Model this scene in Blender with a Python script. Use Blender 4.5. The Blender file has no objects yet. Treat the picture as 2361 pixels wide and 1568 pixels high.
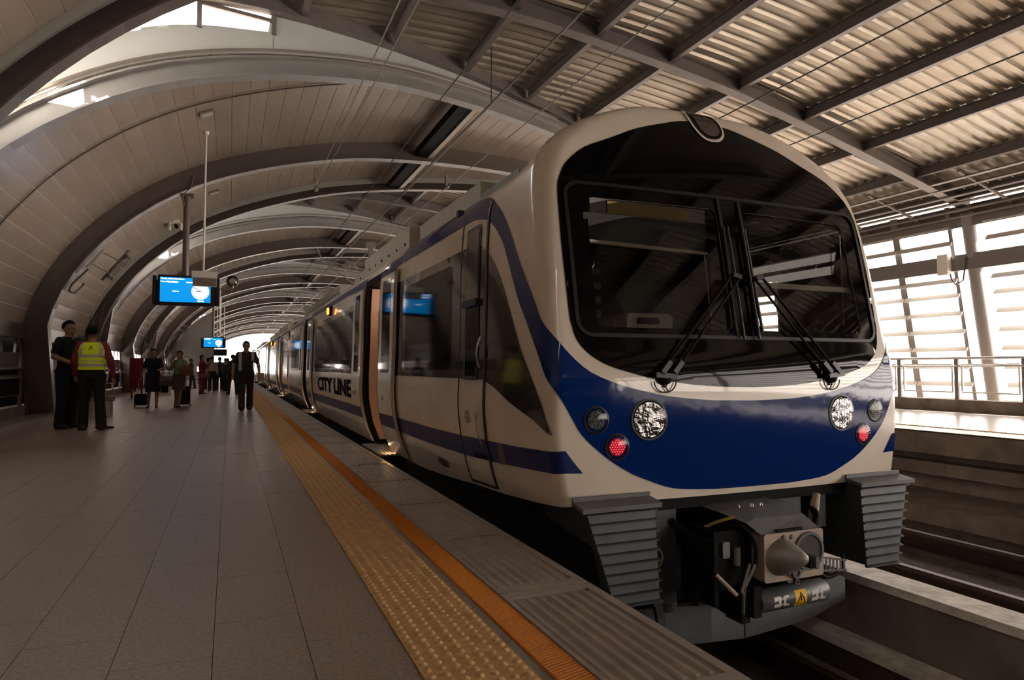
import bpy, bmesh, math, random
from mathutils import Vector, Matrix
from mathutils.geometry import delaunay_2d_cdt
random.seed(7)
scene = bpy.context.scene
COL = scene.collection

# ---------------------------------------------------------------- camera
cam = bpy.data.cameras.new('camera'); camo = bpy.data.objects.new('camera', cam); COL.objects.link(camo)
cam.sensor_width = 36.0; cam.lens = 1540.0 / 2361.0 * 36.0
cam.clip_end = 1000
YAW, PITCH = math.radians(22.8816), math.radians(2.3798)
camo.location = (0, 0, 1.0)
camo.rotation_euler = (math.pi / 2 + PITCH, 0, -YAW)
scene.camera = camo
# ---------------------------------------------------------------- sky and exposure
world = bpy.data.worlds.new('sky'); scene.world = world; world.use_nodes = True
bg = world.node_tree.nodes['Background']
bg.inputs['Color'].default_value = (1.0, 0.885, 0.80, 1); bg.inputs['Strength'].default_value = 5.5
sun = bpy.data.lights.new('sun', 'SUN'); sun.energy = 14; sun.angle = math.radians(0.6); sun.color = (1, .93, .82)
suno = bpy.data.objects.new('sun', sun); COL.objects.link(suno)
suno.rotation_euler = Vector((-0.43, 0.67, -0.60)).to_track_quat('-Z', 'Y').to_euler()
vs = scene.view_settings
vs.view_transform = 'Standard'; vs.look = 'None'; vs.exposure = 1.12; vs.gamma = 1.0; vs.use_curve_mapping = False
scene.cycles.max_bounces = 10; scene.cycles.diffuse_bounces = 6; scene.cycles.glossy_bounces = 5
scene.cycles.transparent_max_bounces = 16; scene.cycles.sample_clamp_indirect = 6.0

# ---------------------------------------------------------------- materials
def mat(name, color, rough=.5, metal=0., var=.0, scale=8., bump=0., bscale=40., coat=0., spec=.5, emit=None, estr=0., alpha=None, var2=None, stretch=None):
    m = bpy.data.materials.new(name); m.use_nodes = True
    nt = m.node_tree; p = nt.nodes['Principled BSDF']
    p.inputs['Base Color'].default_value = (*color, 1); p.inputs['Roughness'].default_value = rough
    p.inputs['Metallic'].default_value = metal; p.inputs['Coat Weight'].default_value = coat
    p.inputs['Coat Roughness'].default_value = .04
    p.inputs['Specular IOR Level'].default_value = spec
    if emit: p.inputs['Emission Color'].default_value = (*emit, 1); p.inputs['Emission Strength'].default_value = estr
    tc = nt.nodes.new('ShaderNodeTexCoord'); src = tc.outputs['Object']
    if stretch:
        mp = nt.nodes.new('ShaderNodeMapping'); mp.inputs['Scale'].default_value = stretch
        nt.links.new(src, mp.inputs['Vector']); src = mp.outputs['Vector']
    if var > 0:
        n = nt.nodes.new('ShaderNodeTexNoise'); n.inputs['Scale'].default_value = scale; n.inputs['Detail'].default_value = 5
        nt.links.new(src, n.inputs['Vector'])
        r = nt.nodes.new('ShaderNodeValToRGB')
        c2 = var2 or color
        r.color_ramp.elements[0].position = .3; r.color_ramp.elements[1].position = .7
        r.color_ramp.elements[0].color = (*[max(0, c * (1 - var)) for c in color], 1)
        r.color_ramp.elements[1].color = (*[min(1, c * (1 + var)) for c in c2], 1)
        nt.links.new(n.outputs['Fac'], r.inputs['Fac']); nt.links.new(r.outputs['Color'], p.inputs['Base Color'])
    if bump > 0:
        n2 = nt.nodes.new('ShaderNodeTexNoise'); n2.inputs['Scale'].default_value = bscale; n2.inputs['Detail'].default_value = 3
        nt.links.new(src, n2.inputs['Vector'])
        b = nt.nodes.new('ShaderNodeBump'); b.inputs['Strength'].default_value = bump; b.inputs['Distance'].default_value = .02
        nt.links.new(n2.outputs['Fac'], b.inputs['Height']); nt.links.new(b.outputs['Normal'], p.inputs['Normal'])
    return m

def glass_mat(name, tint, refl=1.0, rough=.0, f0=.06):
    """tinted pane: transparent with fresnel mirror"""
    m = bpy.data.materials.new(name); m.use_nodes = True; nt = m.node_tree; nt.nodes.clear()
    o = nt.nodes.new('ShaderNodeOutputMaterial'); t = nt.nodes.new('ShaderNodeBsdfTransparent'); g = nt.nodes.new('ShaderNodeBsdfGlossy')
    t.inputs['Color'].default_value = (*tint, 1); g.inputs['Roughness'].default_value = rough
    g.inputs['Color'].default_value = (refl, refl, refl, 1)
    lw = nt.nodes.new('ShaderNodeLayerWeight'); lw.inputs['Blend'].default_value = .5
    pw = nt.nodes.new('ShaderNodeMath'); pw.operation = 'POWER'; pw.inputs[1].default_value = 5
    ma = nt.nodes.new('ShaderNodeMath'); ma.operation = 'MULTIPLY_ADD'; ma.inputs[1].default_value = 1 - f0; ma.inputs[2].default_value = f0
    nt.links.new(lw.outputs['Facing'], pw.inputs[0]); nt.links.new(pw.outputs[0], ma.inputs[0])
    mx = nt.nodes.new('ShaderNodeMixShader')
    nt.links.new(ma.outputs[0], mx.inputs[0]); nt.links.new(t.outputs[0], mx.inputs[1]); nt.links.new(g.outputs[0], mx.inputs[2])
    nt.links.new(mx.outputs[0], o.inputs['Surface'])
    return m

def emis(name, color, s):
    m = bpy.data.materials.new(name); m.use_nodes = True; nt = m.node_tree
    p = nt.nodes['Principled BSDF']; p.inputs['Base Color'].default_value = (*color, 1)
    p.inputs['Emission Color'].default_value = (*color, 1); p.inputs['Emission Strength'].default_value = s
    return m

M = {}
M['cream'] = mat('train_cream_paint', (.70, .61, .50), .25, var=.06, scale=3, coat=.6)
M['blue'] = mat('train_blue_paint', (.0010, .0185, .130), .07, spec=.36, bump=.06, bscale=5)
M['blue2'] = mat('train_stripe_blue', (.010, .020, .100), .35, spec=.22)
M['darkband'] = mat('train_window_band', (.028, .025, .023), .10, coat=1.0)
M['mask'] = mat('train_black_mask', (.003, .0028, .003), .05, spec=.17)
M['black'] = mat('matt_black', (.006, .006, .006), .7, spec=.12)
M['rubber'] = mat('black_rubber', (.01, .01, .01), .45)
M['windshield'] = glass_mat('windscreen_glass', (.42, .41, .39), .62, f0=.035)
M['sideglass'] = glass_mat('side_window_glass', (.10, .10, .10), f0=.1)
M['clear'] = glass_mat('clear_glass', (.85, .88, .87))
M['grey'] = mat('underframe_grey', (.042, .048, .052), .45, var=.15, scale=12)
M['grey2'] = mat('underframe_grey_light', (.088, .092, .093), .5, var=.15, scale=10)
M['rust'] = mat('worn_coupler_steel', (.42, .36, .30), .55, var=.25, scale=14, var2=(.34, .24, .17), bump=.2, bscale=60)
M['steel'] = mat('dark_steel', (.16, .15, .14), .4, metal=.7, var=.2)
M['chrome'] = mat('stainless_steel', (.62, .60, .57), .25, metal=1.)
M['alu'] = mat('brushed_aluminium', (.55, .54, .52), .35, metal=.9)
M['interior'] = mat('peach_interior_panel', (.62, .38, .27), .5)
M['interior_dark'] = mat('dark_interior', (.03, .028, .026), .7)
M['cabgrey'] = mat('cab_console_grey', (.22, .215, .20), .6)
M['cabwhite'] = mat('cab_cream_plastic', (.55, .50, .40), .5)
M['seatblue'] = mat('door_edge_blue', (.02, .035, .12), .4)
M['tile'] = mat('platform_granite_tile', (.250, .202, .170), .37, var=.26, scale=55, bump=.05, bscale=120, spec=.45)
M['grout'] = mat('tile_joint', (.13, .106, .09), .8)
M['tactile'] = mat('yellow_tactile_paver', (.52, .32, .135), .72, spec=.3, var=.16, scale=18, bump=.1, bscale=150)
M['orange'] = mat('orange_safety_strip', (.50, .165, .015), .6, var=.15, scale=60)
M['edge'] = mat('edge_slab_concrete', (.29, .245, .205), .42, var=.14, scale=9, bump=.08, bscale=90)
M['conc'] = mat('concrete', (.24, .195, .16), .8, var=.3, scale=3, bump=.2, bscale=25)
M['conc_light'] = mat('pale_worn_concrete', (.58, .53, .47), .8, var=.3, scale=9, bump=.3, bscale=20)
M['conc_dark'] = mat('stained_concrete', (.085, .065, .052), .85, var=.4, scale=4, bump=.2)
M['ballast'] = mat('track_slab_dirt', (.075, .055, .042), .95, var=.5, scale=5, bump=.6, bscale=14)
M['rail'] = mat('rail_steel', (.10, .07, .055), .35, metal=.8)
M['railtop'] = mat('polished_rail_head', (.60, .54, .48), .30, metal=1.)
M['railold'] = mat('rusty_rail_head', (.11, .075, .06), .55, metal=.5)
M['kerb'] = mat('concrete_baked_top_light', (.80, .75, .68), .8, var=.25, scale=9, bump=.3, bscale=20)  # concrete whitened, the light on its top faces put into the colour
M['panel'] = mat('vault_metal_panel', (.43, .352, .285), .25, metal=.32, var=.05, scale=2, stretch=(1, .25, 1))
M['seam'] = mat('vault_panel_joint', (.54, .48, .42), .45, metal=.2)
M['ribpaint'] = mat('grey_rib_paint', (.14, .115, .10), .28, metal=.35, var=.06, scale=3)
M['endrib'] = mat('pale_rib_paint_with_daylight', (.255, .235, .22), .32, metal=.2, var=.05, scale=3)  # paler grey, partly daylight from the roof gaps put into the paint
M['beam'] = mat('grey_steel_beam', (.17, .145, .13), .42, metal=.2, var=.08, scale=6)
M['gable'] = mat('gable_wall_paint', (.46, .455, .43), .6, var=.03, scale=2)
M['sheet'] = mat('corrugated_roof_sheet', (.40, .35, .285), .30, metal=.65, var=.1, scale=3)
M['louvre'] = mat('louvre_blade', (.55, .52, .48), .5)
M['post'] = mat('wall_post_grey', (.22, .20, .19), .5)
M['wallpanel'] = mat('wall_panel_grey', (.20, .185, .17), .45, var=.05)
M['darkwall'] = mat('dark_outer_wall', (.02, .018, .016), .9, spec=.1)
M['white'] = mat('white_plastic', (.72, .68, .62), .5)
M['screen_black'] = mat('display_housing_black', (.006, .006, .007), .4)
M['screen'] = emis('screen_blue', (.0, .27, .72), .5)
M['screen_white'] = emis('screen_white', (.95, .97, 1), .5)
M['screen_ink'] = emis('screen_dark_ink', (.02, .03, .10), .4)
M['amber'] = emis('amber_lamp', (1, .22, .01), 4.5)
M['red_led'] = emis('red_led', (1, .05, .08), 1.1)
M['red_dim'] = mat('red_lens', (.35, .01, .02), .2, emit=(1, .01, .03), estr=.05)
M['warm'] = emis('warm_step_lamp', (1, .52, .18), 16)
M['wire'] = mat('overhead_wire', (.05, .04, .035), .5)
M['sand'] = mat('light_wire', (.30, .27, .23), .4, metal=.4)

# ---------------------------------------------------------------- mesh helpers
ORG = {}
class MB:
    def __init__(s): s.v = []; s.f = []
    def add(s, vs, fs):
        n = len(s.v); s.v += [tuple(p) for p in vs]; s.f += [tuple(i + n for i in f) for f in fs]; return s
    def box(s, x0, x1, y0, y1, z0, z1):
        return s.add([(x0,y0,z0),(x1,y0,z0),(x1,y1,z0),(x0,y1,z0),(x0,y0,z1),(x1,y0,z1),(x1,y1,z1),(x0,y1,z1)],
                     [(3,2,1,0),(4,5,6,7),(0,1,5,4),(1,2,6,5),(2,3,7,6),(3,0,4,7)])
    def bevbox(s, x0, x1, y0, y1, z0, z1, b=.01):
        """box whose outline in x/z is chamfered, extruded along y"""
        p = [(x0+b,z0),(x1-b,z0),(x1,z0+b),(x1,z1-b),(x1-b,z1),(x0+b,z1),(x0,z1-b),(x0,z0+b)]
        return s.prism([(a, y0, c) for a, c in p], (0, y1 - y0, 0))
    def prism(s, poly, d):
        n = len(poly); a = [Vector(p) for p in poly]; b = [p + Vector(d) for p in a]
        return s.add(a + b, [tuple(range(n))[::-1], tuple(range(n, 2*n))] + [(i, (i+1) % n, n + (i+1) % n, n + i) for i in range(n)])
    def beam(s, p, q, w, h, up=(0, 0, 1)):
        p, q, up = Vector(p), Vector(q), Vector(up); d = (q - p).normalized()
        r = d.cross(up)
        if r.length < 1e-5: r = d.cross(Vector((1, 0, 0)))
        r.normalize(); u = r.cross(d)
        vs = [c + r*a + u*b for c in (p, q) for a, b in ((-w/2,-h/2),(w/2,-h/2),(w/2,h/2),(-w/2,h/2))]
        return s.add(vs, [(3,2,1,0),(4,5,6,7),(0,1,5,4),(1,2,6,5),(2,3,7,6),(3,0,4,7)])
    def tube(s, pts, r, n=8, caps=True):
        pts = [Vector(p) for p in pts]; rings = []; prev = None
        for i, p in enumerate(pts):
            d = (pts[min(i+1, len(pts)-1)] - pts[max(i-1, 0)]).normalized()
            if prev is None:
                a = d.cross(Vector((0, 0, 1)))
                if a.length < 1e-4: a = d.cross(Vector((1, 0, 0)))
            else: a = prev - d * prev.dot(d)
            a.normalize(); prev = a; b = d.cross(a)
            rr = r[i] if isinstance(r, (list, tuple)) else r
            rings.append([p + (a*math.cos(2*math.pi*k/n) + b*math.sin(2*math.pi*k/n))*rr for k in range(n)])
        return s.loft(rings, True, caps)
    def loft(s, rings, closed=True, caps=False):
        n = len(rings[0]); vs = [p for r in rings for p in r]; fs = []
        for i in range(len(rings)-1):
            for k in range(n if closed else n-1):
                k2 = (k+1) % n; fs.append((i*n+k, i*n+k2, (i+1)*n+k2, (i+1)*n+k))
        if caps: fs += [tuple(range(n))[::-1], tuple(range((len(rings)-1)*n, len(rings)*n))]
        return s.add(vs, fs)
    def lathe(s, origin, axis, prof, n=20, up=(0, 0, 1)):
        """prof: (distance along axis, radius)"""
        o, ax = Vector(origin), Vector(axis).normalized(); a = ax.cross(Vector(up))
        if a.length < 1e-4: a = ax.cross(Vector((1, 0, 0)))
        a.normalize(); b = ax.cross(a)
        return s.loft([[o + ax*t + (a*math.cos(2*math.pi*k/n) + b*math.sin(2*math.pi*k/n))*max(r, 1e-4) for k in range(n)] for t, r in prof], True, True)
    def build(s, name, m, parent=None, smooth=False, angle=40, off=None):
        me = bpy.data.meshes.new(name)
        if parent is not None and off is None: off = ORG.get(parent.name, Vector((0, 0, 0)))
        if off is None: off = Vector((0, 0, 0))
        me.from_pydata([tuple(Vector(p) - off) for p in s.v], [], s.f); me.update()
        bm = bmesh.new(); bm.from_mesh(me); bmesh.ops.recalc_face_normals(bm, faces=bm.faces); bm.to_mesh(me); bm.free()
        if smooth:
            me.polygons.foreach_set('use_smooth', [True]*len(me.polygons))
            if angle: me.set_sharp_from_angle(angle=math.radians(angle))
        me.materials.append(M[m] if isinstance(m, str) else m)
        o = bpy.data.objects.new(name, me); COL.objects.link(o)
        if parent is not None: o.parent = parent
        ORG[o.name] = Vector(off); return o
def tag(o, label=None, cat=None, group=None, kind=None):
    for k, v in (('label', label), ('category', cat), ('group', group), ('kind', kind)):
        if v: o[k] = v
    return o
def thing(name, label, cat, loc=(0, 0, 0), group=None, kind=None):
    o = bpy.data.objects.new(name, None); COL.objects.link(o); o.location = loc; o.empty_display_size = .1
    ORG[o.name] = Vector(loc); return tag(o, label, cat, group, kind)
def dup(src, parent=None, shift=(0, 0, 0)):
    c = src.copy(); COL.objects.link(c); c.parent = parent
    if parent is None: c.location = Vector(src.location) + Vector(shift)
    ORG[c.name] = ORG.get(src.name, Vector()) + Vector(shift)
    for ch in list(src.children): dup(ch, c, shift)
    return c
def text_mesh(body, size, bold=0., align='LEFT', extrude=.0, cut=None):
    cu = bpy.data.curves.new('lettering', 'FONT'); cu.body = body; cu.size = size; cu.align_x = align; cu.offset = bold; cu.extrude = extrude
    cu.resolution_u = 3
    ob = bpy.data.objects.new('lettering', cu); COL.objects.link(ob)
    dg = bpy.context.evaluated_depsgraph_get(); dg.update()
    me = bpy.data.meshes.new_from_object(ob.evaluated_get(dg)); bpy.data.objects.remove(ob); bpy.data.curves.remove(cu)
    if cut:
        bm = bmesh.new(); bm.from_mesh(me)
        for i in range(-int(size/cut), int(1.3*size/cut)+1): bmesh.ops.bisect_plane(bm, geom=bm.verts[:]+bm.edges[:]+bm.faces[:], plane_co=(0, i*cut, 0), plane_no=(0, 1, 0))
        bm.to_mesh(me); bm.free()
    vs = [Vector(v.co) for v in me.vertices]; fs = [tuple(p.vertices) for p in me.polygons]; bpy.data.meshes.remove(me)
    return vs, fs
def cdt_patch(poly, fn, step=.05, holes=(), off=0., fine=False):
    """fill a 2-D outline (with holes) with points every step, map through fn(u,v)->xyz"""
    def dens(p):
        out = []
        for a, b in zip(p, p[1:] + p[:1]):
            n = max(1, int(math.hypot(b[0]-a[0], b[1]-a[1]) / step))
            if fine and max(abs(a[0]), abs(b[0])) > 1.1 and min(abs(a[0]), abs(b[0])) < 1.55: n = max(n, int(abs(b[0]-a[0])/.012) + 1)
            out += [(a[0]+(b[0]-a[0])*i/n, a[1]+(b[1]-a[1])*i/n) for i in range(n)]
        return out
    def inside(pt, p):
        x, y = pt; c = False; j = len(p)-1
        for i in range(len(p)):
            if (p[i][1] > y) != (p[j][1] > y) and x < (p[j][0]-p[i][0])*(y-p[i][1])/(p[j][1]-p[i][1]) + p[i][0]: c = not c
            j = i
        return c
    loops = [dens(list(poly))] + [dens(list(h)) for h in holes]
    pts = []; edges = []
    for l in loops:
        n = len(pts); pts += l; edges += [(n+i, n+(i+1) % len(l)) for i in range(len(l))]
    nb = len(pts)
    xs = [p[0] for p in poly]; ys = [p[1] for p in poly]
    x = min(xs) + step/2
    bnd = [Vector(p) for p in pts]
    cell = {}
    for p in pts: cell.setdefault((int(p[0]//step), int(p[1]//step)), []).append(p)
    grid = []
    while x < max(xs): grid.append((x, step*.4)); x += step
    if fine: grid = [g for g in grid if not 1.12 < abs(g[0]) < 1.5] + [(sg*(1.12+.0125*i), .005) for sg in (-1, 1) for i in range(31) if min(xs) < sg*(1.12+.0125*i) < max(xs)]
    for x, tol in grid:
        y = min(ys) + step/2
        while y < max(ys):
            if inside((x, y), loops[0]) and not any(inside((x, y), h) for h in loops[1:]):
                ci, cj = int(x//step), int(y//step)
                if all((x-q[0])**2 + (y-q[1])**2 > tol**2 for di in (-1,0,1) for dj in (-1,0,1) for q in cell.get((ci+di, cj+dj), ())):
                    pts.append((x, y))
            y += step
    if fine:
        x = min(xs) + step/2
        while x < max(xs):
            for y in [2.30 + .0135*i for i in range(39)] if not (fine == 2 and 1.5 <= abs(x) < 2.75) else []:
                if y < max(ys) and inside((x, y), loops[0]) and not any(inside((x, y), h) for h in loops[1:]) and not 1.12 < abs(x) < 1.5: pts.append((x + .0007*(int(y*1000) % 3), y))
            x += step
        if fine == 2:
            for sg in (-1, 1):
                for i in range(56):
                    for j in range(37): pts.append((sg*(1.505+.0225*i), 2.302+.014*j))
                for i in range(16):
                    for j in range(37): pts.append((sg*(1.1262+.025*i), 2.306+.014*j))
    r = delaunay_2d_cdt([Vector(p) for p in pts], edges, [], 0, 1e-6)
    V, Fc = r[0], r[2]
    faces = []
    for f in Fc:
        c = (sum(V[i][0] for i in f)/3, sum(V[i][1] for i in f)/3)
        if inside(c, loops[0]) and not any(inside(c, h) for h in loops[1:]): faces.append(tuple(f))
    out = []
    for p in V:
        q = Vector(fn(p[0], p[1]))
        if off:
            e = 1e-3
            n = (Vector(fn(p[0]+e, p[1])) - Vector(fn(p[0]-e, p[1]))).cross(Vector(fn(p[0], p[1]+e)) - Vector(fn(p[0], p[1]-e)))
            if n.length > 1e-12: q = q + n.normalized() * off
        out.append(q)
    b = MB(); b.add(out, faces); return b
def spline(pts, n=8):
    """Catmull-Rom through 2-D points"""
    out = []
    for i in range(len(pts)-1):
        p0 = pts[max(i-1, 0)]; p1 = pts[i]; p2 = pts[i+1]; p3 = pts[min(i+2, len(pts)-1)]
        for k in range(n):
            t = k/n
            out.append(tuple(.5*((2*b) + (-a+c)*t + (2*a-5*b+4*c-d)*t*t + (-a+3*b-3*c+d)*t**3) for a, b, c, d in zip(p0, p1, p2, p3)))
    out.append(tuple(pts[-1])); return out

XC=3.006
def lerp_table(T,x):
    if x<=T[0][0]: return T[0][1]
    for (a,b),(c,d) in zip(T,T[1:]):
        if x<=c: return b+(d-b)*(x-a)/(c-a)
    return T[-1][1]
def smooth_table(T,x):
    # monotone-ish cubic (Catmull) interpolation
    n=len(T)
    if x<=T[0][0]: return T[0][1]
    if x>=T[-1][0]: return T[-1][1]
    for i in range(n-1):
        if x<=T[i+1][0]: break
    x0,y0=T[i];x1,y1=T[i+1];h=x1-x0
    def m(j):
        if j==0: return (T[1][1]-T[0][1])/(T[1][0]-T[0][0])
        if j==n-1: return (T[-1][1]-T[-2][1])/(T[-1][0]-T[-2][0])
        a=(T[j][1]-T[j-1][1])/(T[j][0]-T[j-1][0]);b=(T[j+1][1]-T[j][1])/(T[j+1][0]-T[j][0])
        return 0. if a*b<=0 else 2*a*b/(a+b)
    t=(x-x0)/h;m0,m1=m(i)*h,m(i+1)*h
    return (2*t**3-3*t*t+1)*y0+(t**3-2*t*t+t)*m0+(-2*t**3+3*t*t)*y1+(t**3-t*t)*m1
HWN=[(-.1,1.17),(.0,1.20),(.19,1.281),(.33,1.321),(.51,1.356),(.75,1.376),(.9,1.371),(1.26,1.36),(1.75,1.352),(2.05,1.337),(2.2,1.315),(2.35,1.25),(2.47,1.145),(2.58,1.0),(2.68,.80),(2.755,.58),(2.81,.32),(2.825,.08)]
HWB=[(-.1,1.17),(.0,1.20),(.19,1.281),(.33,1.321),(.51,1.356),(.75,1.376),(.9,1.371),(1.26,1.36),(1.75,1.352),(2.05,1.337),(2.2,1.305),(2.28,1.255),(2.34,1.18),(2.38,1.06),(2.40,.8),(2.42,.05),(2.825,.0)]
YF=[(-.1,3.255),(.9,3.255),(1.0,3.263),(1.18,3.30),(1.6,3.378),(2.12,3.49),(2.45,3.59),(2.66,3.68),(2.755,3.74),(2.81,3.82),(2.825,3.90)]
RR=[(-.1,.05),(.6,.06),(1.0,.08),(1.4,.10),(2.1,.12),(2.4,.13),(2.7,.12),(2.825,.03)]
BOW=.033
RY=1.2
def HW(z,Y):
    a=smooth_table(HWN,z)
    t=min(1,max(0,(Y-3.62)/.7)); t=t*t*(3-2*t)
    if t<=0 or z<2.1: return a
    return a+(smooth_table(HWB,z)-a)*t
def S(u,z):
    s=-1 if u<0 else 1; u=abs(u)
    h=smooth_table(HWN,z); r=min(smooth_table(RR,z),h*.6); xf=h-r; ry=r*RY
    if u<=xf: x=u; Y=smooth_table(YF,z)+BOW*x*x
    else:
        Y0=smooth_table(YF,z)+BOW*xf*xf
        a=(u-xf)/r
        if a<=math.pi/2: x=xf+r*math.sin(a); Y=Y0+ry*(1-math.cos(a))
        else:
            Y=Y0+ry+(u-xf-r*math.pi/2); x=HW(z,Y)
    return (XC+s*x,Y,z)
# ================================================================ the platform floor
Y0, Y1 = -34.0, 128.0            # extent of the station along the track
floor = MB().box(-5.0, 1.12, Y0, Y1, -.30, -.012).box(1.12, 1.50, Y0, Y1, -.30, -.03).build('floor', 'grout')
tag(floor, 'grey-brown granite tiled platform floor beside the train', 'floor', kind='structure')
TX, TY = .3133, .62
ncol = 15
tile_me = None
def tile_box(x0, x1, y0, y1, dz=0., b=None):
    return (b or MB()).box(x0+.0012, x1-.0012, y0+.0009, y1-.0009, -.03, dz)
cnt = 0; rest = MB(); rng = random.Random(3)
proto = tile_box(-TX/2, TX/2, -TY/2, TY/2).build('floor_tile', 'tile', floor)
first = True
for r in range(int((Y1 - Y0) / TY)):
    y = Y0 + r*TY
    for c in range(ncol):
        x1 = .588 - c*TX; x0 = x1 - TX
        jx = -.0 if c else 0
        y2 = y + (TY/2 if c % 2 else 0)
        near = 1.2 < y2 < 16.5 and cnt < 300 and y2*.98 > -x0*1.05 + .2
        if near:
            o = proto if first else proto.copy()
            if not first: COL.objects.link(o)
            first = False
            o.location = ((x0+x1)/2, y2 + TY/2, rng.uniform(-.0008, .0006)); o.rotation_euler = (rng.uniform(-.0012, .0012), rng.uniform(-.0012, .0012), 0); cnt += 1
        else:
            tile_box(x0, x1, y2, y2+TY, 0, rest)
o = rest.build('floor_tile_field', 'tile', floor); o['kind'] = 'stuff'
# tactile pavers
def dome(b, x, y, r, h):
    n = 6
    vs = [(x+r*math.cos(2*math.pi*k/n), y+r*math.sin(2*math.pi*k/n), 0) for k in range(n)] + [(x+r*.55*math.cos(2*math.pi*k/n), y+r*.55*math.sin(2*math.pi*k/n), h) for k in range(n)]
    b.add(vs, [(k, (k+1) % n, n+(k+1) % n, n+k) for k in range(n)] + [tuple(range(n, 2*n))])
TW = .35
b = MB().box(.002, TW-.002, .0015, .2985, -.03, .002)
for i in range(7):
    for j in range(6): dome(b, .025+i*.05, .025+j*.05, .0195, .0075)
tact = b.build('tactile_paver', 'tactile', floor, smooth=True, angle=60)
k = 0; y = .6
far_t = MB()
while y < Y1:
    if k < 300:
        o = tact if k == 0 else tact.copy()
        if k: COL.objects.link(o)
        o.location = (.59, y, 0)
    else: far_t.box(.592, .94, y+.002, y+.298, -.03, .006)
    k += 1; y += .3
far_t.box(.59, .94, Y0, .6, -.03, .004)
o = far_t.build('tactile_paver_field', 'tactile', floor); o['kind'] = 'stuff'
# drainage gap and orange strip
MB().box(.943, .978, Y0, Y1, -.03, -.006).build('joint_strip', 'edge', floor)
b = MB().box(.98, 1.102, Y0, Y1, -.03, .002)
y = 1.2
while y < 14:
    b.add([(.983, y, .002), (1.099, y+.03, .002), (1.099, y+.036, .006), (.983, y+.006, .006), (1.099, y+.042, .002), (.983, y+.012, .002)], [(0, 1, 2, 3), (3, 2, 4, 5)]); y += .018
b.build('orange_strip', 'orange', floor)
# edge slabs with long grooves
SL = 1.0675
b = MB().box(1.106, 1.55, .006, SL-.006, -.09, -.002)
b.box(1.106, 1.55, .006, .075, -.01, .007).box(1.106, 1.55, SL-.075, SL-.006, -.01, .007)
b.box(1.106, 1.125, .0755, SL-.0755, -.01, .007).box(1.508, 1.55, .0755, SL-.0755, -.01, .007)
for i in range(7):
    x = 1.149 + i*.0535
    b.add([(x-.013, .09, -.002), (x+.013, .09, -.002), (x+.013, SL-.09, -.002), (x-.013, SL-.09, -.002), (x-.008, .1, .007), (x+.008, .1, .007), (x+.008, SL-.1, .007), (x-.008, SL-.1, .007)],
          [(4,5,6,7),(0,1,5,4),(1,2,6,5),(2,3,7,6),(3,0,4,7)])
slab = b.build('edge_slab', 'edge', floor)
y = 2.769 - SL*10; k = 0
MB().box(1.106, 1.55, Y0, y, -.09, .004).build('edge_slab_run', 'edge', floor)
while y < Y1 - 1:
    o = slab if k == 0 else slab.copy()
    if k: COL.objects.link(o)
    o.location = (0, y, 0); k += 1; y += SL
# platform face below
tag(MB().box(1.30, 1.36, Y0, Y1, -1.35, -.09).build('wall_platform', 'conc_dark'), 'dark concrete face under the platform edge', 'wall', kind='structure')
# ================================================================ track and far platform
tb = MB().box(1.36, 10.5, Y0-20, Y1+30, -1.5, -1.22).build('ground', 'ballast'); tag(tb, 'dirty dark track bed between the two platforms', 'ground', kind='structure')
def rail(x, label, hm='railtop'):
    t = thing('rail', label, 'rail', (x, Y0-20, -1.2))
    b = MB(); 
    sec = [(-.065, -1.2), (.065, -1.2), (.012, -1.17), (.012, -1.045), (-.012, -1.045), (-.012, -1.17)]
    b.prism([(x+a, Y0-20, c) for a, c in sec], (0, Y1-Y0+50, 0)); b.build('rail_web', 'rail', t)
    MB().box(x-.036, x+.036, Y0-20, Y1+30, -1.045, -1.0).build('rail_head', hm, t)
rail(2.29, 'near rail of the track under the train, beside the platform')
rail(3.72, 'bright rail of the track under the train, beside the concrete wall')
rail(6.35, 'dark rail of the empty track nearer the train', 'railold')
rail(7.79, 'dark rail of the empty track nearer the opposite platform', 'railold')
for x0 in (2.02, 3.45, 6.08, 7.52):
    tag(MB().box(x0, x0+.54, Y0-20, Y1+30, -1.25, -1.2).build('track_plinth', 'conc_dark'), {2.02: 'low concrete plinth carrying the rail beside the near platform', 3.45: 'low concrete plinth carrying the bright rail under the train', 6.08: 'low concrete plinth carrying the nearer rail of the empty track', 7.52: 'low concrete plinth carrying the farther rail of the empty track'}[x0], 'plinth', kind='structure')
k = thing('wall_track', 'low concrete wall between the two tracks with top edge whitened to look lit from above', 'wall', (4.2, 0, -1.2), kind='structure')
MB().box(4.17, 4.40, Y0-20, Y1+30, -1.22, -.50).build('wall_face', 'conc', k)
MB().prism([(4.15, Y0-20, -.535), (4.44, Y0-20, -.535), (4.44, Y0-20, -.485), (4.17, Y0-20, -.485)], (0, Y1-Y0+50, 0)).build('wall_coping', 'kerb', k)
MB().box(3.99, 4.145, Y0-20, Y1+30, -1.22, -.955).build('kerb_body', 'conc_dark', k)  # dark body, so only the lightened cap reads as lit
MB().box(3.965, 4.15, Y0-20, Y1+30, -.954, -.90).build('kerb', 'kerb', k)
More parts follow.
